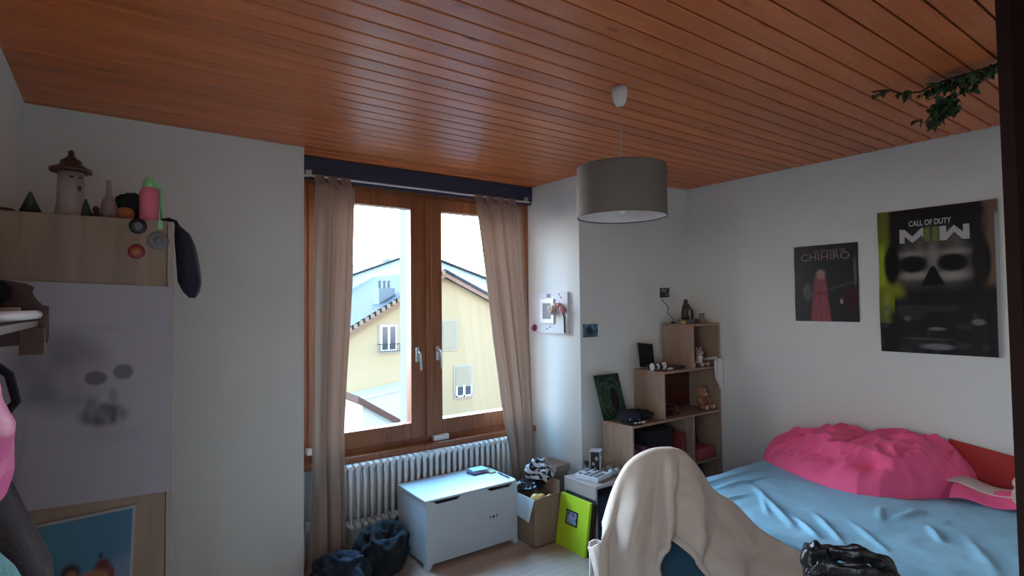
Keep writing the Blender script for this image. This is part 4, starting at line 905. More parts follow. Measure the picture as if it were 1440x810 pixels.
t = thing('collage_frame', 'white square frame with flowers and a small photo on the window reveal', 'picture frame', (2.93, 3.54, 1.45))
FX = 2.943
def fb(n_, y0, y1, z0, z1, d0, d1, m, par=None, bev=0.002):
    b = B(); box(b, FX - d1, FX - d0, y0, y1, z0, z1, bev=bev); return obj(n_, b, m, par or t)
fb('board', 3.33, 3.755, 1.452, 1.79, 0.0, 0.020, M['paperw'])
inner = fb('inner_frame', 3.49, 3.665, 1.535, 1.735, 0.020, 0.032, M['whiteplas'])
fb('photo', 3.525, 3.63, 1.57, 1.70, 0.032, 0.034, M['grey'], bev=0)
fb('photo', 3.54, 3.59, 1.745, 1.778, 0.020, 0.022, M['grey'], bev=0)
b = B()
for y, z, r in ((3.51, 1.655, 0.028), (3.47, 1.665, 0.026), (3.49, 1.63, 0.025), (3.44, 1.68, 0.02)): blob(b, (FX - 0.045, y, z), (0.018, r, r), 0.008, 30, 18)
obj('cream_flowers', b, M['furl'], t)
b = B()
for y, z, r in ((3.41, 1.675, 0.028), (3.375, 1.655, 0.026), (3.36, 1.635, 0.02)): blob(b, (FX - 0.04, y, z), (0.016, r, r), 0.008, 30, 18)
obj('pink_flowers', b, flat('dusty_pink_petals', (0.50, 0.22, 0.22), 0.8), t)
b = B(); tube(b, [(FX - 0.028, 3.40, 1.66), (FX - 0.026, 3.365, 1.58), (FX - 0.026, 3.36, 1.46)], 0.006, 6); obj('flower_stem', b, M['dgreen'], t)
b = B(); blob(b, (FX - 0.04, 3.74, 1.492), (0.018, 0.026, 0.026), 0.008, 40, 18); obj('red_rosette', b, flat('dark_red_petals', (0.22, 0.01, 0.04), 0.8), t)
b = B()
for y, z in ((3.59, 1.49), (3.55, 1.505), (3.43, 1.77), (3.41, 1.745), (3.60, 1.72)): blob(b, (FX - 0.021, y, z), (0.002, 0.008, 0.009), 0, 1, 10)
obj('small_marks', b, M['grey'], t)

def paint_big(U, V):
    n = vnoise(U, V, 6, 41); n2 = vnoise(U, V, 16, 42); n3 = vnoise(U, V, 40, 43)
    c = np.ones(U.shape + (3,)) * np.array([0.010, 0.010, 0.011])
    # plain backdrop: green at the left, tan at the right
    c = mixc(c, (0.12, 0.14, 0.012), sm(0.13, 0.07, U + 0.02 * (n - 0.5)) * sm(0.10, 0.3, V) * (V > 0.2) )
    c = mixc(c, (0.34, 0.42, 0.02), np.exp(-((U - 0.03) / 0.045) ** 2) * sm(0.42, 0.5, V) * sm(0.82, 0.7, V) * 0.9)
    c = mixc(c, (0.20, 0.24, 0.01), ell(U, V, 0.13, 0.40, 0.10, 0.10, 0.5) * 0.9)
    c = mixc(c, (0.16, 0.11, 0.075), sm(0.86, 0.92, U + 0.06 * (n2 - 0.5)) * sm(0.42, 0.5, V))
    # a generic pale bone mask
    face = ell(U, V, 0.49, 0.60, 0.30, 0.30, 0.22) * (V > 0.38)
    c = mixc(c, (0.15, 0.142, 0.13), face * (0.35 + 0.6 * n2) * sm(0.40, 0.55, V) * sm(0.98, 0.70, V))
    c = mixc(c, (0.38, 0.36, 0.33), ell(U, V, 0.33, 0.535, 0.13, 0.025, 0.9) * 0.7); c = mixc(c, (0.38, 0.36, 0.33), ell(U, V, 0.64, 0.53, 0.12, 0.03, 0.9) * 0.7); c = mixc(c, (0.32, 0.30, 0.28), ell(U, V, 0.31, 0.685, 0.12, 0.02, 0.9) * 0.6); c = mixc(c, (0.32, 0.30, 0.28), ell(U, V, 0.65, 0.685, 0.12, 0.02, 0.9) * 0.6)
    c = mixc(c, (0.28, 0.26, 0.24), ell(U, V, 0.48, 0.65, 0.05, 0.09, 0.7) * 0.6)
    for cu in (0.31, 0.645): c = mixc(c, (0.006, 0.006, 0.007), ell(U, V, cu, 0.615, 0.125, 0.058, 0.22))
    c = mixc(c, (0.005, 0.005, 0.006), sm(1.15, 0.9, np.abs(U - 0.48) / (0.012 + 0.085 * np.clip((0.60 - V) / 0.13, 0, 1))) * sm(0.605, 0.59, V) * sm(0.45, 0.475, V)); 
    c = mixc(c, (0.004, 0.004, 0.005), ell(U, V, 0.12, 0.62, 0.07, 0.14, 0.25)); c = mixc(c, (0.012, 0.011, 0.010), ell(U, V, 0.87, 0.62, 0.07, 0.16, 0.25))
    c = mixc(c, (0.012, 0.013, 0.014), sm(0.42, 0.34, V + 0.05 * (n - 0.5)) * (U > 0.14))
    c = mixc(c, (0.05, 0.055, 0.06), sm(0.5, 0.9, n2) * (V < 0.33) * 0.5)
    for (cu, cv, ru, rv, g) in ((0.5, 0.05, 0.13, 0.02, 0.16), (0.5, 0.17, 0.07, 0.012, 0.14), (0.83, 0.22, 0.05, 0.02, 0.14), (0.25, 0.24, 0.03, 0.02, 0.10), (0.40, 0.10, 0.2, 0.008, 0.06)): c = mixc(c, (g, g, g * 1.05), ell(U, V, cu, cv, ru, rv, 0.4))
    c = mixc(c, (0.36, 0.36, 0.37), sm(0.972, 0.978, U) * sm(0.93, 0.9, V))  # pale right edge strip: shading of the curled paper painted into the print
    return c
bigp = thing('game_poster', 'large dark poster with white and green lettering and a pale mask shape', 'poster', (XR - 0.004, 1.28, 1.36))
def wp(U, V): return 0.004 + 0.010 * sm(0.12, 0.0, U) * np.sin(V * 5) ** 2 + 0.006 * sm(0.9, 1.0, U)
sheet('print', (XR - 0.003, 1.592, 1.360), (0, -0.622, 0), (0, 0, 0.918), paint_big, 170, 250, M['art'], parent=bigp, warp=wp)
PXP = XR - 0.0085
mw = flat('poster_white_ink', (0.46, 0.45, 0.45), 0.5); mg = flat('poster_green_ink', (0.13, 0.17, 0.03), 0.5)
def bp(u, v): return Vector((PXP, 1.592 - 0.622 * u, 1.360 + 0.918 * v))
text('lettering', 'CALL OF DUTY', bp(0.285, 0.878), (0, -1, 0), (0, 0, 1), 0.622 * 0.36, 0.036, mw, bigp, bold=0.03)
def poly(pts, m, name='emblem'):
    b = B(); prism(b, [bp(*p) for p in pts], (-0.0008, 0, 0)); return obj(name, b, m, bigp)
y0_, y1_ = 0.765, 0.862
poly([(0.20, y0_), (0.20, y1_), (0.245, y1_), (0.315, 0.808), (0.395, y1_), (0.41, y1_), (0.41, y0_ + 0.035), (0.40, y0_ + 0.03), (0.40, 0.815), (0.315, y0_ - 0.002), (0.245, 0.812), (0.245, y0_)], mw)
poly([(0.415, y0_), (0.415, y1_), (0.465, y1_), (0.465, y0_)], mg); poly([(0.485, y0_), (0.485, y1_), (0.535, y1_), (0.535, y0_)], mg)
poly([(0.545, y1_), (0.60, y1_), (0.60, 0.815), (0.665, 0.862), (0.735, 0.812), (0.735, y1_), (0.785, y1_), (0.785, y0_ - 0.002), (0.73, y0_ + 0.0), (0.665, 0.817), (0.60, y0_), (0.545, y0_ + 0.0)], mw)
text('lettering', 'MODERN WARFARE', bp(0.22, 0.742), (0, -1, 0), (0, 0, 1), 0.622 * 0.55, 0.009, flat('poster_dim_ink', (0.07, 0.08, 0.03), 0.5), bigp, spacing=1.4)

def paint_small(U, V):
    n = vnoise(U, V, 5, 51); n2 = vnoise(U, V, 14, 52)
    c = np.ones(U.shape + (3,)) * np.array([0.022, 0.024, 0.024]); c = mixc(c, (0.07, 0.07, 0.068), sm(0.5, 0.8, n) * (U < 0.45) * (V < 0.6)); c = mixc(c, (0.06, 0.055, 0.05), ell(U, V, 0.1, 0.93, 0.4, 0.06, 0.6) * 0.6)
    c = mixc(c, (0.14, 0.14, 0.135), ell(U, V, 0.22, 0.38, 0.07, 0.10, 0.5) * (0.4 + n2)); c = mixc(c, (0.12, 0.12, 0.12), ell(U, V, 0.95, 0.62, 0.02, 0.2, 0.6)); c = mixc(c, (0.05, 0.012, 0.015), ell(U, V, 0.9, 0.3, 0.12, 0.15, 0.6))
    c = mixc(c, (0.07, 0.075, 0.075), np.exp(-((V - 0.40 - 0.25 * (U - 0.5)) / 0.012) ** 2) * (U > 0.5) * (U < 0.95))
    # plain upright pink shape (abstract stand-in)
    wv = 0.09 + 0.07 * (1 - V / 0.58); k = (1 - sm(0.85, 1.1, np.abs(U - 0.42) / wv)) * sm(0.60, 0.56, V)
    c = mixc(c, (0.27, 0.055, 0.07), k * (0.65 + 0.5 * n2)); c = mixc(c, (0.30, 0.10, 0.12), k * (0.5 + 0.5 * np.sin(U * 70)) * 0.4); c = mixc(c, (0.20, 0.03, 0.03), ell(U, V, 0.42, 0.37, 0.09, 0.03, 0.4) * 0.8)
    c = mixc(c, (0.34, 0.22, 0.19), ell(U, V, 0.43, 0.615, 0.07, 0.06, 0.4)); c = mixc(c, (0.4, 0.36, 0.33), ell(U, V, 0.745, 0.26, 0.02, 0.03, 0.5))
    return c
smp = thing('film_poster', 'smaller dark poster with a pink upright shape and serif lettering', 'poster', (XR - 0.004, 1.94, 1.549))
sheet('print', (XR - 0.003, 2.160, 1.549), (0, -0.441, 0), (0, 0, 0.551), paint_small, 110, 140, M['art'], parent=smp, warp=lambda U, V: 0.003 + 0.003 * np.sin(V * 6) ** 2)
mp_ = flat('poster_pinkgrey_ink', (0.26, 0.19, 0.18), 0.5)
def sp_(u, v): return Vector((XR - 0.0098, 2.160 - 0.441 * u, 1.549 + 0.551 * v))
text('lettering', 'CHIHIRO', sp_(0.12, 0.80), (0, -1, 0), (0, 0, 1), 0.441 * 0.76, 0.05, mp_, smp); text('lettering', 'LE VOYAGE DE', sp_(0.34, 0.895), (0, -1, 0), (0, 0, 1), 0.441 * 0.48, 0.022, mp_, smp)

# ------------------------------------------------------------------ bed
BX0, BX1, BY0, BY1, BZ = 2.56, 4.135, 0.22, 2.27, 0.58
bed = thing('bed', 'wide bed with a rumpled light blue sheet along the right wall', 'bed', (3.35, 1.25, 0))
b = B(); box(b, BX0 + 0.03, BX1 - 0.01, BY0 + 0.03, BY1 - 0.03, 0.10, 0.34, bev=0.02); obj('base', b, M['greybox'], bed)
for x in (BX0 + 0.10, BX1 - 0.12):
    for y in (BY0 + 0.12, BY1 - 0.12):
        b = B(); lathe(b, [(0.022, 0.0), (0.028, 0.10)], (x, y, 0), 16); obj('leg', b, M['darkwood'], bed)
ridges = [((3.20, 1.95), (2.76, 1.46), 0.020, 0.035), ((3.12, 1.86), (2.80, 1.62), 0.010, 0.025), ((2.92, 1.56), (2.73, 1.33), 0.017, 0.025), ((3.08, 1.53), (2.74, 1.22), 0.016, 0.028), ((3.33, 1.09), (3.13, 0.97), 0.018, 0.025),
          ((3.25, 1.22), (3.55, 1.18), 0.012, 0.04), ((3.02, 2.17), (3.70, 2.08), 0.012, 0.030), ((2.90, 2.06), (3.55, 1.98), 0.012, 0.030), ((3.10, 1.36), (2.80, 1.05), 0.011, 0.03), ((3.35, 0.95), (2.9, 0.7), 0.012, 0.04), ((3.4, 1.33), (3.18, 1.25), 0.012, 0.03), ((2.86, 2.14), (3.3, 2.12), 0.01, 0.03), ((2.72, 1.95), (3.05, 1.88), 0.012, 0.03)]
def wr(x, y):
    z = 0.012 * fbm((x * 2.2, y * 2.2, 3.0)) + 0.004 * fbm((x * 9, y * 9, 5.0))
    p = Vector((x, y))
    for a, c_, h_, w_ in ridges:
        A_, C_ = Vector(a), Vector(c_); d = C_ - A_; tt = max(0, min(1, (p - A_).dot(d) / d.length_squared)); dist = (p - (A_ + d * tt)).length
        fade = math.sin(PI * tt) ** 0.8 * 1.15
        z += h_ * fade * math.exp(-(dist / (w_ * 0.55)) ** 2)
    return z
def sheetf(u, v):
    rd, dp = 0.07, 0.30
    def ax(t_, lo, hi):
        L = hi - lo - 2 * rd; arc = rd * PI / 2; tot = L + 2 * arc + 2 * dp; s = t_ * tot
        if s < dp: return lo, -(dp - s) - rd
        s -= dp
        if s < arc: a = s / rd; return lo + rd - rd * math.cos(a), -rd + rd * math.sin(a)
        s -= arc
        if s < L: return lo + rd + s, 0.0
        s -= L
        if s < arc: a = s / rd; return hi - rd + rd * math.sin(a), -rd + rd * math.cos(a)
        return hi, -(s - arc) - rd
    x, zx = ax(u, BX0, BX1); y, zy = ax(v, BY0, BY1)
    z = BZ - 0.012 + min(zx, zy) + (wr(x, y) if zx > -0.02 and zy > -0.02 else 0.3 * wr(x, y))
    off = 0.006 * fbm((x * 8, y * 8, z * 8))
    return Vector((min(x + (off if zx < -0.03 else 0), BX1), y + (off if zy < -0.03 else 0), z))
b = B(); grid(b, sheetf, 240, 260); obj('fitted_sheet', b, M['sheet'], bed)

# pink duvet heaped along the wall
prof = [(2.30, 3.95, 4.09, 0.600), (2.26, 3.84, 4.12, 0.665), (2.18, 3.74, 4.125, 0.735), (2.08, 3.675, 4.125, 0.79), (1.95, 3.64, 4.125, 0.825), (1.82, 3.585, 4.125, 0.86), (1.73, 3.55, 4.125, 0.878), (1.63, 3.525, 4.125, 0.845), (1.50, 3.52, 4.125, 0.872), (1.40, 3.57, 4.125, 0.885), (1.28, 3.70, 4.125, 0.872), (1.18, 3.86, 4.125, 0.81), (1.11, 3.96, 4.12, 0.70), (1.07, 4.02, 4.08, 0.61)]
def pr(y, k):
    for a, c_ in zip(prof, prof[1:]):
        if a[0] >= y >= c_[0]: s = (a[0] - y) / (a[0] - c_[0]); return a[k] + (c_[k] - a[k]) * s
    return prof[-1][k]
def duv(u, v):
    y = 2.30 - 1.23 * u; x0, x1, zt = pr(y, 1), pr(y, 2), pr(y, 3); hh = zt - 0.565
    s = v; x = x0 + (x1 - x0) * s
    sh_ = (math.sin(PI * min(1, s * 0.80 + 0.0)) ** 0.55) if s < 0.62 else (math.sin(PI * 0.5 + (s - 0.62) * 0.9)) ** 0.55
    ed = min(1, s * 6) * min(1, u * 10, (1 - u) * 10)
    q = Vector((x * 4.2, y * 3.2, 2.0))
    fold = 0.5 - abs(noise.fractal(q + Vector((0.6 * y, 0, 0)), 1.0, 2.0, 2)) * 2.2
    f2 = 0.5 - abs(noise.noise(Vector((x * 9 + y * 4, y * 7 - x * 3, 6.0)))) * 2
    f3 = 0.5 - abs(noise.noise(Vector((x * 20 + y * 10, y * 9, 1.0)))) * 2
    z = 0.566 + hh * sh_ + ed * (0.034 * fold + 0.030 * f2 + 0.011 * f3 - 0.024)
    return Vector((x - ed * (0.045 * fold + 0.035 * f2 + 0.008 * f3 - 0.03) * (1 - s) ** 1.5, y + 0.010 * ed * fold, max(z, 0.566)))
b = B(); grid(b, duv, 230, 110)
dv = thing('pink_duvet', 'bright pink duvet heaped against the right wall on the blue sheet', 'duvet', (3.85, 1.7, 0.58))
obj('duvet_cover', b, M['duvet'], dv)
b = B()
def tail(u, v):
    y = 1.14 - 0.46 * u; x = 3.80 + 0.10 * u + 0.20 * v; zz = 0.592 + 0.055 * math.sin(PI * v) * (1 - 0.3 * u) + 0.012 * math.sin(u * 11 + v * 4)
    return Vector((x, y, zz))
grid(b, tail, 40, 20); solidify(obj('duvet_corner', b, M['duvet'], dv), 0.012)
b = B()
def lin(u, v):
    y = 1.20 - 0.40 * u; x = 3.90 + 0.17 * v; return Vector((x, y, 0.655 + 0.02 * math.sin(PI * v) - 0.035 * u + 0.010 * math.sin(u * 9)))
grid(b, lin, 30, 12); solidify(obj('lining', b, M['lining'], dv), 0.01)
b = B(); prism(b, [(4.122, 1.235, 0.60), (4.10, 0.60, 0.60), (4.115, 0.60, 0.765), (4.14, 1.235, 0.852)], (0.012, 0, 0)); rb = obj('red_board', b, M['red'])
tag(rb, 'flat red board leaning against the wall behind the pink duvet', 'board')
teddy('beige_plush', 'fluffy beige plush at the right edge of the bed beside the dark door', (3.90, 0.86, 0.60), 0.085, M['furl'], M['furl'])

# ------------------------------------------------------------------ desk chair
RV, FV = Vector((math.cos(YAW), -math.sin(YAW), 0)), Vector((math.sin(YAW), math.cos(YAW), 0))
CO = Vector((2.2, 1.8, 0))
def L(a, f_, z): return CO + RV * a + FV * f_ + Vector((0, 0, z))
chm = Matrix(((RV.x, FV.x, 0, CO.x), (RV.y, FV.y, 0, CO.y), (0, 0, 1, 0), (0, 0, 0, 1)))
ct = thing('desk_chair', 'dark blue swivel chair hidden under a cream fleece blanket', 'chair', tuple(CO))
b = B()
def backf(u, v):
    a = 2 * PI * u; h_ = v; wdt = (0.20 - 0.03 * h_) * (1 - 0.45 * max(0, h_ - 0.6) ** 2 * 6) ; z = 0.28 + 0.65 * h_
    fy = 0.055 - 0.10 * (1 - h_) + 0.028 * math.sin(a) * (1 if h_ < 1 else 0)
    wx = abs(math.cos(a)) ** 0.5 * (1 if math.cos(a) > 0 else -1)
    return L(0.02 + wdt * wx * (0.96 if v in (0, 1) else 1), fy, z)
grid(b, backf, 40, 20); bmesh.ops.remove_doubles(b, verts=b.verts, dist=0.0005); bmesh.ops.holes_fill(b, edges=[e for e in b.edges if e.is_boundary]); obj('backrest', b, M['chair'], ct)
b = B(); box(b, -0.26, 0.15, -0.02, 0.38, 0.44, 0.51, bev=0.03, seg=3, mat=chm); obj('seat', b, M['chair'], ct)
b = B(); box(b, -0.03, 0.03, -0.015, 0.01, 0.36, 0.60, bev=0.005, mat=chm); box(b, -0.03, 0.03, 0.0, 0.24, 0.40, 0.43, mat=chm); obj('back_bar', b, M['black'], ct)
b = B(); c = L(0, 0.22, 0); lathe(b, [(0.032, 0.09), (0.030, 0.26), (0.016, 0.262), (0.016, 0.44)], (c.x, c.y, 0), 20); obj('gas_column', b, M['black'], ct)
for q in (-1, 1):
    ar = 0.20 if q > 0 else 0.18
    b = B(); tube(b, [L(q * 0.14, 0.20, 0.46), L(q * ar, 0.2, 0.48), L(q * ar, 0.2, 0.60), L(q * ar, 0.2, 0.63)], 0.012, 8); box(b, q * ar - 0.025, q * ar + 0.025, 0.06, 0.28, 0.625, 0.648, bev=0.01, mat=chm); obj('armrest', b, M['black'], ct)
for k in range(5):
    a = 2 * PI * k / 5 + 0.5; e = L(0.29 * math.cos(a), 0.22 + 0.29 * math.sin(a), 0.065)
    b = B(); tube(b, [L(0, 0.22, 0.11), e], [0.025, 0.014], 8); lg = obj('leg', b, M['black'], ct)
    b = B(); lathe(b, [(0.012, -0.022), (0.024, -0.018), (0.024, 0.018), (0.012, 0.022)], (e.x, e.y, 0.0245), 16, axis='Y'); tube(b, [e, e - Vector((0, 0, 0.035))], 0.007, 8); obj('caster', b, M['black'], lg)

# fleece blanket: every column runs from its ridge point down the near side; the far side hangs behind the chair
cols_ = [( (-0.302, 0.0, 0.622) , (-0.379, -0.02, 0.526) ),( (-0.244, 0.0, 0.783) , (-0.323, -0.1, 0.323) ),( (-0.18, 0.0, 0.899) , (-0.232, -0.14, 0.311) ),( (-0.096, 0.0, 0.96) , (-0.089, -0.16, 0.336) ),( (-0.001, 0.0, 0.98) , (-0.085, -0.17, 0.517) ),( (0.078, 0.0, 0.965) , (-0.065, -0.15, 0.607) ),( (0.146, 0.0, 0.899) , (0.003, -0.15, 0.616) ),( (0.238, 0.02, 0.764) , (0.071, -0.16, 0.559) ),( (0.335, 0.03, 0.705) , (0.137, -0.2, 0.471) ),( (0.424, -0.04, 0.607) , (0.244, -0.26, 0.37) ),( (0.488, -0.14, 0.578) , (0.371, -0.32, 0.31) ),( (0.546, -0.23, 0.563) , (0.528, -0.34, 0.32) )]
backs = [(-0.28, 0.08, 0.50), (-0.25, 0.13, 0.52), (-0.20, 0.15, 0.54), (-0.12, 0.16, 0.54), (-0.02, 0.16, 0.54), (0.08, 0.16, 0.54), (0.16, 0.17, 0.54), (0.26, 0.18, 0.56), (0.34, 0.10, 0.60), (0.44, 0.02, 0.54), (0.50, -0.08, 0.50), (0.53, -0.17, 0.48)]
def cr_(P, t_):
    n = len(P) - 1; t_ = max(0, min(0.99999, t_)) * n; i = int(t_); f_ = t_ - i
    p0, p1, p2, p3 = (Vector(P[max(0, min(n, i + k))]) for k in (-1, 0, 1, 2))
    return 0.5 * ((2 * p1) + (p2 - p0) * f_ + (2 * p0 - 5 * p1 + 4 * p2 - p3) * f_ ** 2 + (-p0 + 3 * p1 - 3 * p2 + p3) * f_ ** 3)
RR, EE = [c[0] for c in cols_], [c[1] for c in cols_]
def blk(u, v):
    r_, e_, k_ = cr_(RR, u), cr_(EE, u), cr_(backs, u)
    if v < 0.25:
        s = v / 0.25; p = k_ + (r_ - k_) * math.sin(s * PI / 2) ; p.y = k_.y + (r_.y - k_.y) * s ** 2
        fold = 0
        s2 = 0
    else:
        s = (v - 0.25) / 0.75; p = r_ + (e_ - r_) * s
        bul = math.sin(PI * min(1, s * 0.9 + 0.02)) ** 0.8
        p.y -= 0.075 * bul
        s2 = s
    env = min(1, s2 * 4)
    ph = u * 11 * PI + 0.8 * math.sin(s2 * 4) + 1.6 * fbm((u * 3, s2 * 1.4, 4))
    fold = env * (0.022 * math.sin(ph) + 0.018 * noise.noise(Vector((u * 9, s2 * 2.4, 7))) + 0.006 * noise.noise(Vector((u * 22, s2 * 7, 2))))
    p.y -= fold * 1.4; p.x += fold * 0.35 * (1 if 0.06 < u < 0.9 else 0); p.z += 0.004 * fbm((u * 9, s2 * 5, 1))
    return L(p.x, p.y, p.z)
b = B(); grid(b, blk, 200, 110)
bl = thing('fleece_blanket', 'cream fleece blanket draped over the desk chair and onto the bed edge', 'blanket', tuple(L(0, 0, 0.3)))
o = obj('blanket_cloth', b, M['blanket'], bl); solidify(o, 0.014, 0, offset=-0.5)
rim = [blk(0.28 + 0.48 * k / 50, 1.0) - FV * 0.004 for k in range(51)]
b = B(); tube(b, rim, [0.012 + 0.007 * math.sin(PI * k / 50) for k in range(51)], 12); obj('rolled_hem', b, M['blanket'], bl)
b = B()
def corner(u, v): return L(-0.38 - 0.02 * v + 0.085 * u + 0.004 * math.sin(9 * u + 4 * v), -0.03 - 0.10 * v + 0.03 * math.sin(u * 4), 0.55 - 0.30 * v - 0.035 * (1 - u) * 0)
grid(b, corner, 14, 20); solidify(obj('lower_corner', b, M['furw'], bl), 0.010)

# ------------------------------------------------------------------ black plastic bag in front of the bed
t = thing('plastic_bag', 'shiny black plastic bag with looped handles standing before the bed', 'bag', (2.29, 0.94, 0))
BC = Vector((2.265, 0.965, 0)); 
def LB(a, f_, z): return BC + Vector((0.50, -0.866, 0)) * a + Vector((0.866, 0.50, 0)) * f_ + Vector((0, 0, z))
b = B()
def bagb(u, v):
    a = 2 * PI * u; z = 0.002 + 0.63 * v; w_ = (0.155 + 0.03 * math.sin(PI * v)) * (1 - 0.12 * v); d_ = 0.13 * (1 - 0.55 * v ** 2)
    if v == 0: w_ *= 0.8; d_ *= 0.8
    k = 0.018 * (0.5 - abs(noise.noise(Vector((math.cos(a) * 3, math.sin(a) * 3, v * 4)))) * 2) + 0.012 * noise.noise(Vector((math.cos(a) * 8, math.sin(a) * 8, v * 7)))
    dip = 0.05 * math.cos(a) ** 2 * v - 0.03 * v
    return LB((w_ + k) * math.cos(a), (d_ + k) * math.sin(a), z + dip * v)
grid(b, bagb, 70, 50); bmesh.ops.remove_doubles(b, verts=b.verts, dist=0.0004); obj('bag_body', b, M['bag'], t)
def loop(x0, x1, h_, f_, tw):
    b = B(); path = []
    for k in range(25):
        a = PI * k / 24; path.append(LB((x0 + x1) / 2 - (x1 - x0) / 2 * math.cos(a), f_ + 0.01 * math.sin(3 * a), 0.61 + h_ * math.sin(a) ** 0.6))
    rr_ = [0.022 + tw * (0.5 + 0.5 * math.sin(k * 1.1)) + 0.012 * abs(noise.noise(path[k] * 20)) for k in range(25)]
    def hf(u, v):
        i = min(23, int(v * 24)); f2 = v * 24 - i; c = path[i].lerp(path[i + 1], f2); r_ = rr_[i] + (rr_[i + 1] - rr_[i]) * f2
        tg = (path[i + 1] - path[i]).normalized(); n1 = Vector((0.866, 0.5, 0)); n2 = tg.cross(n1); a = 2 * PI * u
        k_ = 0.95 + 0.45 * (0.5 - abs(noise.noise(Vector((math.cos(a) * 1.3, math.sin(a) * 1.3, v * 7)))) * 2)
        return c + n1 * math.cos(a) * r_ * 0.45 * k_ + n2 * math.sin(a) * r_ * k_
    grid(b, hf, 26, 90); return obj('handle', b, M['bag'], t)
loop(-0.15, 0.12, 0.13, 0.03, 0.016); loop(-0.16, 0.12, 0.10, -0.05, 0.014)
b = B(); blob(b, LB(-0.14, 0, 0.70), (0.05, 0.05, 0.075), 0.03, 14, 26); obj('gathered_corner', b, M['bag'], t)

# ------------------------------------------------------------------ trailing ivy below the ceiling
t = thing('ivy_garland', 'trailing dark green ivy garland pinned to the ceiling near the door', 'plant', (2.98, 0.85, 2.69))
def V3(*a): return Vector(a)
main = [V3(2.85, 1.10, 2.662), V3(2.90, 1.055, 2.668), V3(2.97, 1.02, 2.655), V3(3.03, 0.97, 2.66), V3(3.03, 0.92, 2.675), V3(3.05, 0.85, 2.69), V3(3.03, 0.78, 2.685), V3(2.99, 0.70, 2.675), V3(2.95, 0.62, 2.685), V3(2.93, 0.50, 2.69)]
side = [V3(3.05, 0.83, 2.685), V3(3.05, 0.85, 2.62), V3(3.03, 0.88, 2.57), V3(3.00, 0.905, 2.53), V3(2.98, 0.92, 2.49), V3(2.97, 0.925, 2.455)]
b = B(); tube(b, main, 0.004, 6); tube(b, side, 0.003, 6); st = obj('stem', b, M['stem'], t)
rs_ = random.Random(5)
leafbm = B()
def leaf(bm, c, s, nrm, upv):
    n = nrm.normalized(); x = upv.cross(n)
    if x.length < 1e-3: x = Vector((1, 0, 0))
    x.normalize(); y = n.cross(x)
    pts = [(0, -0.1), (0.5, 0.0), (0.95, 0.35), (0.45, 0.45), (0.35, 0.85), (0, 1.25), (-0.35, 0.85), (-0.45, 0.45), (-0.95, 0.35), (-0.5, 0.0)]
    c0 = bm.verts.new(c + y * s * 0.45 + n * s * 0.15); vv = [bm.verts.new(c + x * s * px_ * 0.75 + y * s * py_) for px_, py_ in pts]
    for i in range(len(vv)): bm.faces.new((c0, vv[i], vv[(i + 1) % len(vv)]))
def leaves(path, n, spread, s0, dens=None):
    bms = []
    for k in range(n):
        tt = rs_.random() if dens is None else dens(rs_.random()); i = min(len(path) - 2, int(tt * (len(path) - 1))); f2 = tt * (len(path) - 1) - i
        c = path[i].lerp(path[i + 1], f2) + Vector((rs_.gauss(0, spread), rs_.gauss(0, spread), rs_.gauss(0, spread * 0.5) - 0.008)); c.z = min(c.z, 2.672)
        b = B(); leaf(b, c, s0 * rs_.uniform(0.7, 1.3), Vector((rs_.uniform(-1, 1), rs_.uniform(-1, 0.2), rs_.uniform(-1, 0.3))), Vector((rs_.uniform(-0.6, 0.6), rs_.uniform(-0.6, 0.6), -1))); 
        o = obj('leaf', b, M['leaf'], t); solidify(o, 0.0008)
clumps = [V3(2.872, 1.083, 2.662), V3(2.965, 1.02, 2.66), V3(3.03, 0.955, 2.66)]
for c, n in zip(clumps, (9, 14, 13)):
    leaves([c - Vector((0.012, 0.008, 0)), c + Vector((0.012, -0.008, 0))], n, 0.011, 0.022)
leaves(main[4:], 80, 0.024, 0.030); leaves(side[:4], 80, 0.030, 0.028); leaves(side[2:5], 26, 0.016, 0.022); leaves(side[2:], 8, 0.008, 0.016)

# ------------------------------------------------------------------ outside the window
def gable(name, label, Y0, Y1, peak, xl, zl, xr, zr, zb, m, roof_m, rt, over=0.25, vm=None, group=None):
    t = thing(name, label, 'house', (peak[0], (Y0 + Y1) / 2, zb))
    b = B(); prism(b, [(xl, Y0, zb), (xr, Y0, zb), (xr, Y0, zr), (peak[0], Y0, peak[1]), (xl, Y0, zl)], (0, Y1 - Y0, 0)); wl = obj('walls', b, m, t)
    sl = (peak[1] - zl) / (peak[0] - xl); sr = (peak[1] - zr) / (xr - peak[0])
    for (x0, z0, sg) in ((xl - 0.6, zl - 0.6 * sl, 1), (xr + 0.6, zr - 0.6 * sr, -1)):
        b = B(); prism(b, [(x0, Y0 - over, z0), (peak[0], Y0 - over, peak[1]), (peak[0], Y0 - over, peak[1] + rt), (x0, Y0 - over, z0 + rt)], (0, Y1 - Y0 + 2 * over, 0)); rf = obj('roof_slope', b, roof_m, t)
        if vm:
            b = B(); prism(b, [(x0, Y0 - over - 0.04, z0 - 0.02), (peak[0], Y0 - over - 0.04, peak[1] - 0.02), (peak[0], Y0 - over - 0.04, peak[1] + rt * 0.45), (x0, Y0 - over - 0.04, z0 + rt * 0.45)], (0, 0.04, 0)); obj('verge_board', b, vm[0], rf)
            b = B(); n = 34
            if sg == 1:
                for k in range(n):
                    s = (k + 0.5) / n; x = x0 + (peak[0] - x0) * s; z = z0 + (peak[1] - z0) * s; box(b, x - 0.07, x + 0.07, Y0 - over - 0.09, Y0 - over - 0.04, z + rt * 0.42, z + rt * 0.95)
                obj('verge_tiles', b, vm[1], rf)
    return t, wl
ha, wl = gable('neighbour_house', 'cream rendered house with grey slate gable roof across the street', 22, 30, (11.96, 2.92), 4.6, -1.20, 18.6, -0.14, -4.5, M['facade'], M['slate'], 0.34, vm=(M['vergeb'], M['verge']))
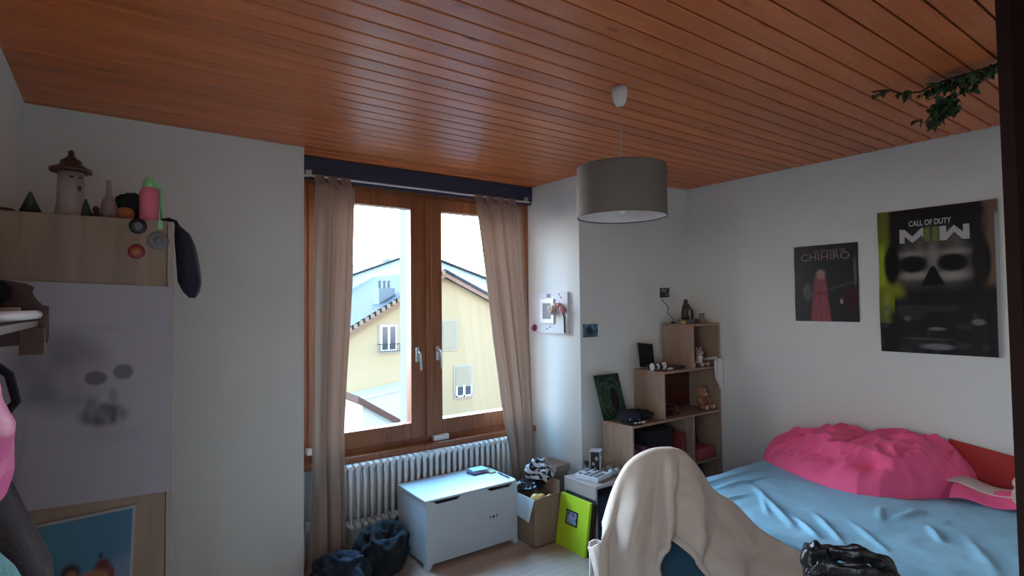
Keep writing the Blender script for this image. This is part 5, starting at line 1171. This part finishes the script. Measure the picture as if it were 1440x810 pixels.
def hwin(x0, x1, z0, z1, kind):
    t = bpy.data.objects.new('house_window', None)
    b = B(); box(b, x0 - 0.09, x1 + 0.09, 21.96, 22.02, z0 - 0.1, z1 + 0.06); s = obj('window_surround', b, M['stone'], ha)
    if kind != 'shut':
        b = B(); zt = z1 if kind == 'open' else z0 + (z1 - z0) * 0.36
        box(b, x0, x1, 21.93, 21.965, z0, z1); obj('shutter' if kind == 'half' else 'frame', b, M['shutter'] if kind == 'half' else M['white'], s)
        b = B(); xm = (x0 + x1) / 2
        box(b, x0 + 0.06, xm - 0.05, 21.915, 21.935, z0 + 0.06, zt - 0.05); box(b, xm + 0.05, x1 - 0.06, 21.915, 21.935, z0 + 0.06, zt - 0.05); obj('pane', b, M['pane'], s)
        if kind == 'half':
            b = B(); box(b, x0, x0 + 0.06, 21.90, 21.93, z0, zt); box(b, x1 - 0.06, x1, 21.90, 21.93, z0, zt); box(b, xm - 0.05, xm + 0.05, 21.90, 21.93, z0, zt); box(b, x0, x1, 21.90, 21.93, z0, z0 + 0.06); obj('frame', b, M['white'], s)
    else:
        b = B(); box(b, x0, x1, 21.93, 21.965, z0, z1); obj('shutter', b, M['shutter'], s)
    if kind == 'open':
        b = B(); box(b, x0 - 0.15, x1 + 0.15, 21.70, 21.72, z0 + 0.28, z0 + 0.31); box(b, x0 - 0.15, x1 + 0.15, 21.70, 21.72, z0 - 0.02, z0 + 0.01)
        n = 9
        for k in range(n + 1):
            x = x0 - 0.15 + (x1 - x0 + 0.28) * k / n; box(b, x, x + 0.02, 21.70, 21.72, z0, z0 + 0.3)
        box(b, x0 - 0.15, x0 - 0.13, 21.70, 21.96, z0 + 0.28, z0 + 0.31); box(b, x1 + 0.13, x1 + 0.15, 21.70, 21.96, z0 + 0.28, z0 + 0.31)
        obj('flower_rail', b, M['black'], s)
hwin(9.02, 9.72, -0.22, 0.84, 'open'); hwin(11.93, 12.58, -0.28, 0.95, 'shut'); hwin(12.56, 13.38, -2.48, -1.12, 'half')
b = B(); box(b, 9.25, 9.98, 22.7, 23.4, 1.0, 2.42); cst = obj('chimney_stack', b, M['stack'], ha)
for x in (9.42, 9.64, 9.84):
    b = B(); lathe(b, [(0.06, 2.41), (0.055, 2.72), (0.07, 2.73), (0.07, 2.77)], (x, 23.05, 0), 12); obj('chimney_pot', b, M['stack'], cst)
hb, _ = gable('far_house', 'house with painted-in blue haze behind the cream one, ridge just above it', 32, 42, (15.6, 4.95), 7.5, 2.0, 24.0, 2.35, -4.5, M['pale'], M['slate'], 0.12, over=0.3)
b = B(); box(b, 13.75, 14.15, 32.4, 33.0, 3.7, 4.42); box(b, 13.70, 14.20, 32.35, 33.05, 4.40, 4.48); obj('chimney_stack', b, M['stack'], hb)
# annex wall and low tiled roof in the yard
t = thing('yard_annex', 'low pale grey annex wall in front of the cream house', 'annex', (7.2, 21, -4.5))
b = B(); prism(b, [(4.5, 20.6, -4.5), (10.4, 20.6, -4.5), (10.4, 20.6, -1.55), (4.5, 20.6, -2.25)], (0, 1.38, 0)); obj('wall', b, M['greyw'], t)
b = B(); prism(b, [(4.4, 20.5, -2.25), (10.5, 20.5, -1.53), (10.5, 20.5, -1.48), (4.4, 20.5, -2.20)], (0, 1.48, 0)); obj('coping', b, M['greyw'], t)
t = thing('shed', 'low shed with pale terracotta roof and dark verge below the window', 'shed', (4.2, 9.5, -4.5))
b = B(); prism(b, [(1.5, 8.0, -4.5), (6.2, 8.0, -4.5), (6.2, 8.0, -1.75), (1.5, 8.0, 1.18 - 0.15 - 0.06)], (0, 3.9, 0)); 
bmesh.ops.delete(b, geom=b.verts[:], context='VERTS')
def rz_(x): return -0.36 - 0.64 * (x - 4.06)
prism(b, [(3.0, 8.0, -4.5), (6.2, 8.0, -4.5), (6.2, 8.0, rz_(6.2) - 0.1), (3.0, 8.0, rz_(3.0) - 0.1)], (0, 3.9, 0)); obj('wall', b, M['greyw'], t)
b = B(); prism(b, [(2.9, 7.9, rz_(2.9) - 0.1), (6.4, 7.9, rz_(6.4) - 0.1), (6.4, 7.9, rz_(6.4)), (2.9, 7.9, rz_(2.9))], (0, 4.1, 0)); obj('roof', b, M['terra'], t)
b = B(); prism(b, [(2.9, 11.95, rz_(2.9)), (6.4, 11.95, rz_(6.4)), (6.4, 11.95, rz_(6.4) + 0.09), (2.9, 11.95, rz_(2.9) + 0.09)], (0, 0.12, 0)); obj('verge_board', b, M['slate'], t)
b = B(); box(b, -60, 70, -60, 90, -4.6, -4.5); struct('ground', b, M['paver'])
t = thing('parked_car', 'blue-grey parked car below the right window pane', 'car', (10.6, 15.0, -4.5))
b = B(); prism(b, [(8.6, 14.2, -4.2), (12.6, 14.2, -4.2), (12.7, 14.2, -3.75), (12.2, 14.2, -3.55), (11.6, 14.2, -3.5), (11.0, 14.2, -3.05), (9.5, 14.2, -3.05), (8.9, 14.2, -3.5), (8.55, 14.2, -3.7)], (0, 1.7, 0)); obj('body', b, M['carblue'], t)
b = B(); prism(b, [(9.05, 14.19, -3.5), (11.45, 14.19, -3.5), (10.95, 14.19, -3.12), (9.55, 14.19, -3.12)], (0, 1.72, 0)); obj('windows', b, M['pane'], t)
for x in (9.4, 11.8):
    for y in (14.3, 15.8):
        b = B(); lathe(b, [(0.2, -0.1), (0.31, -0.09), (0.31, 0.09), (0.2, 0.1)], (x, y, -4.19), 20, axis='Y'); obj('wheel', b, M['black'], t)
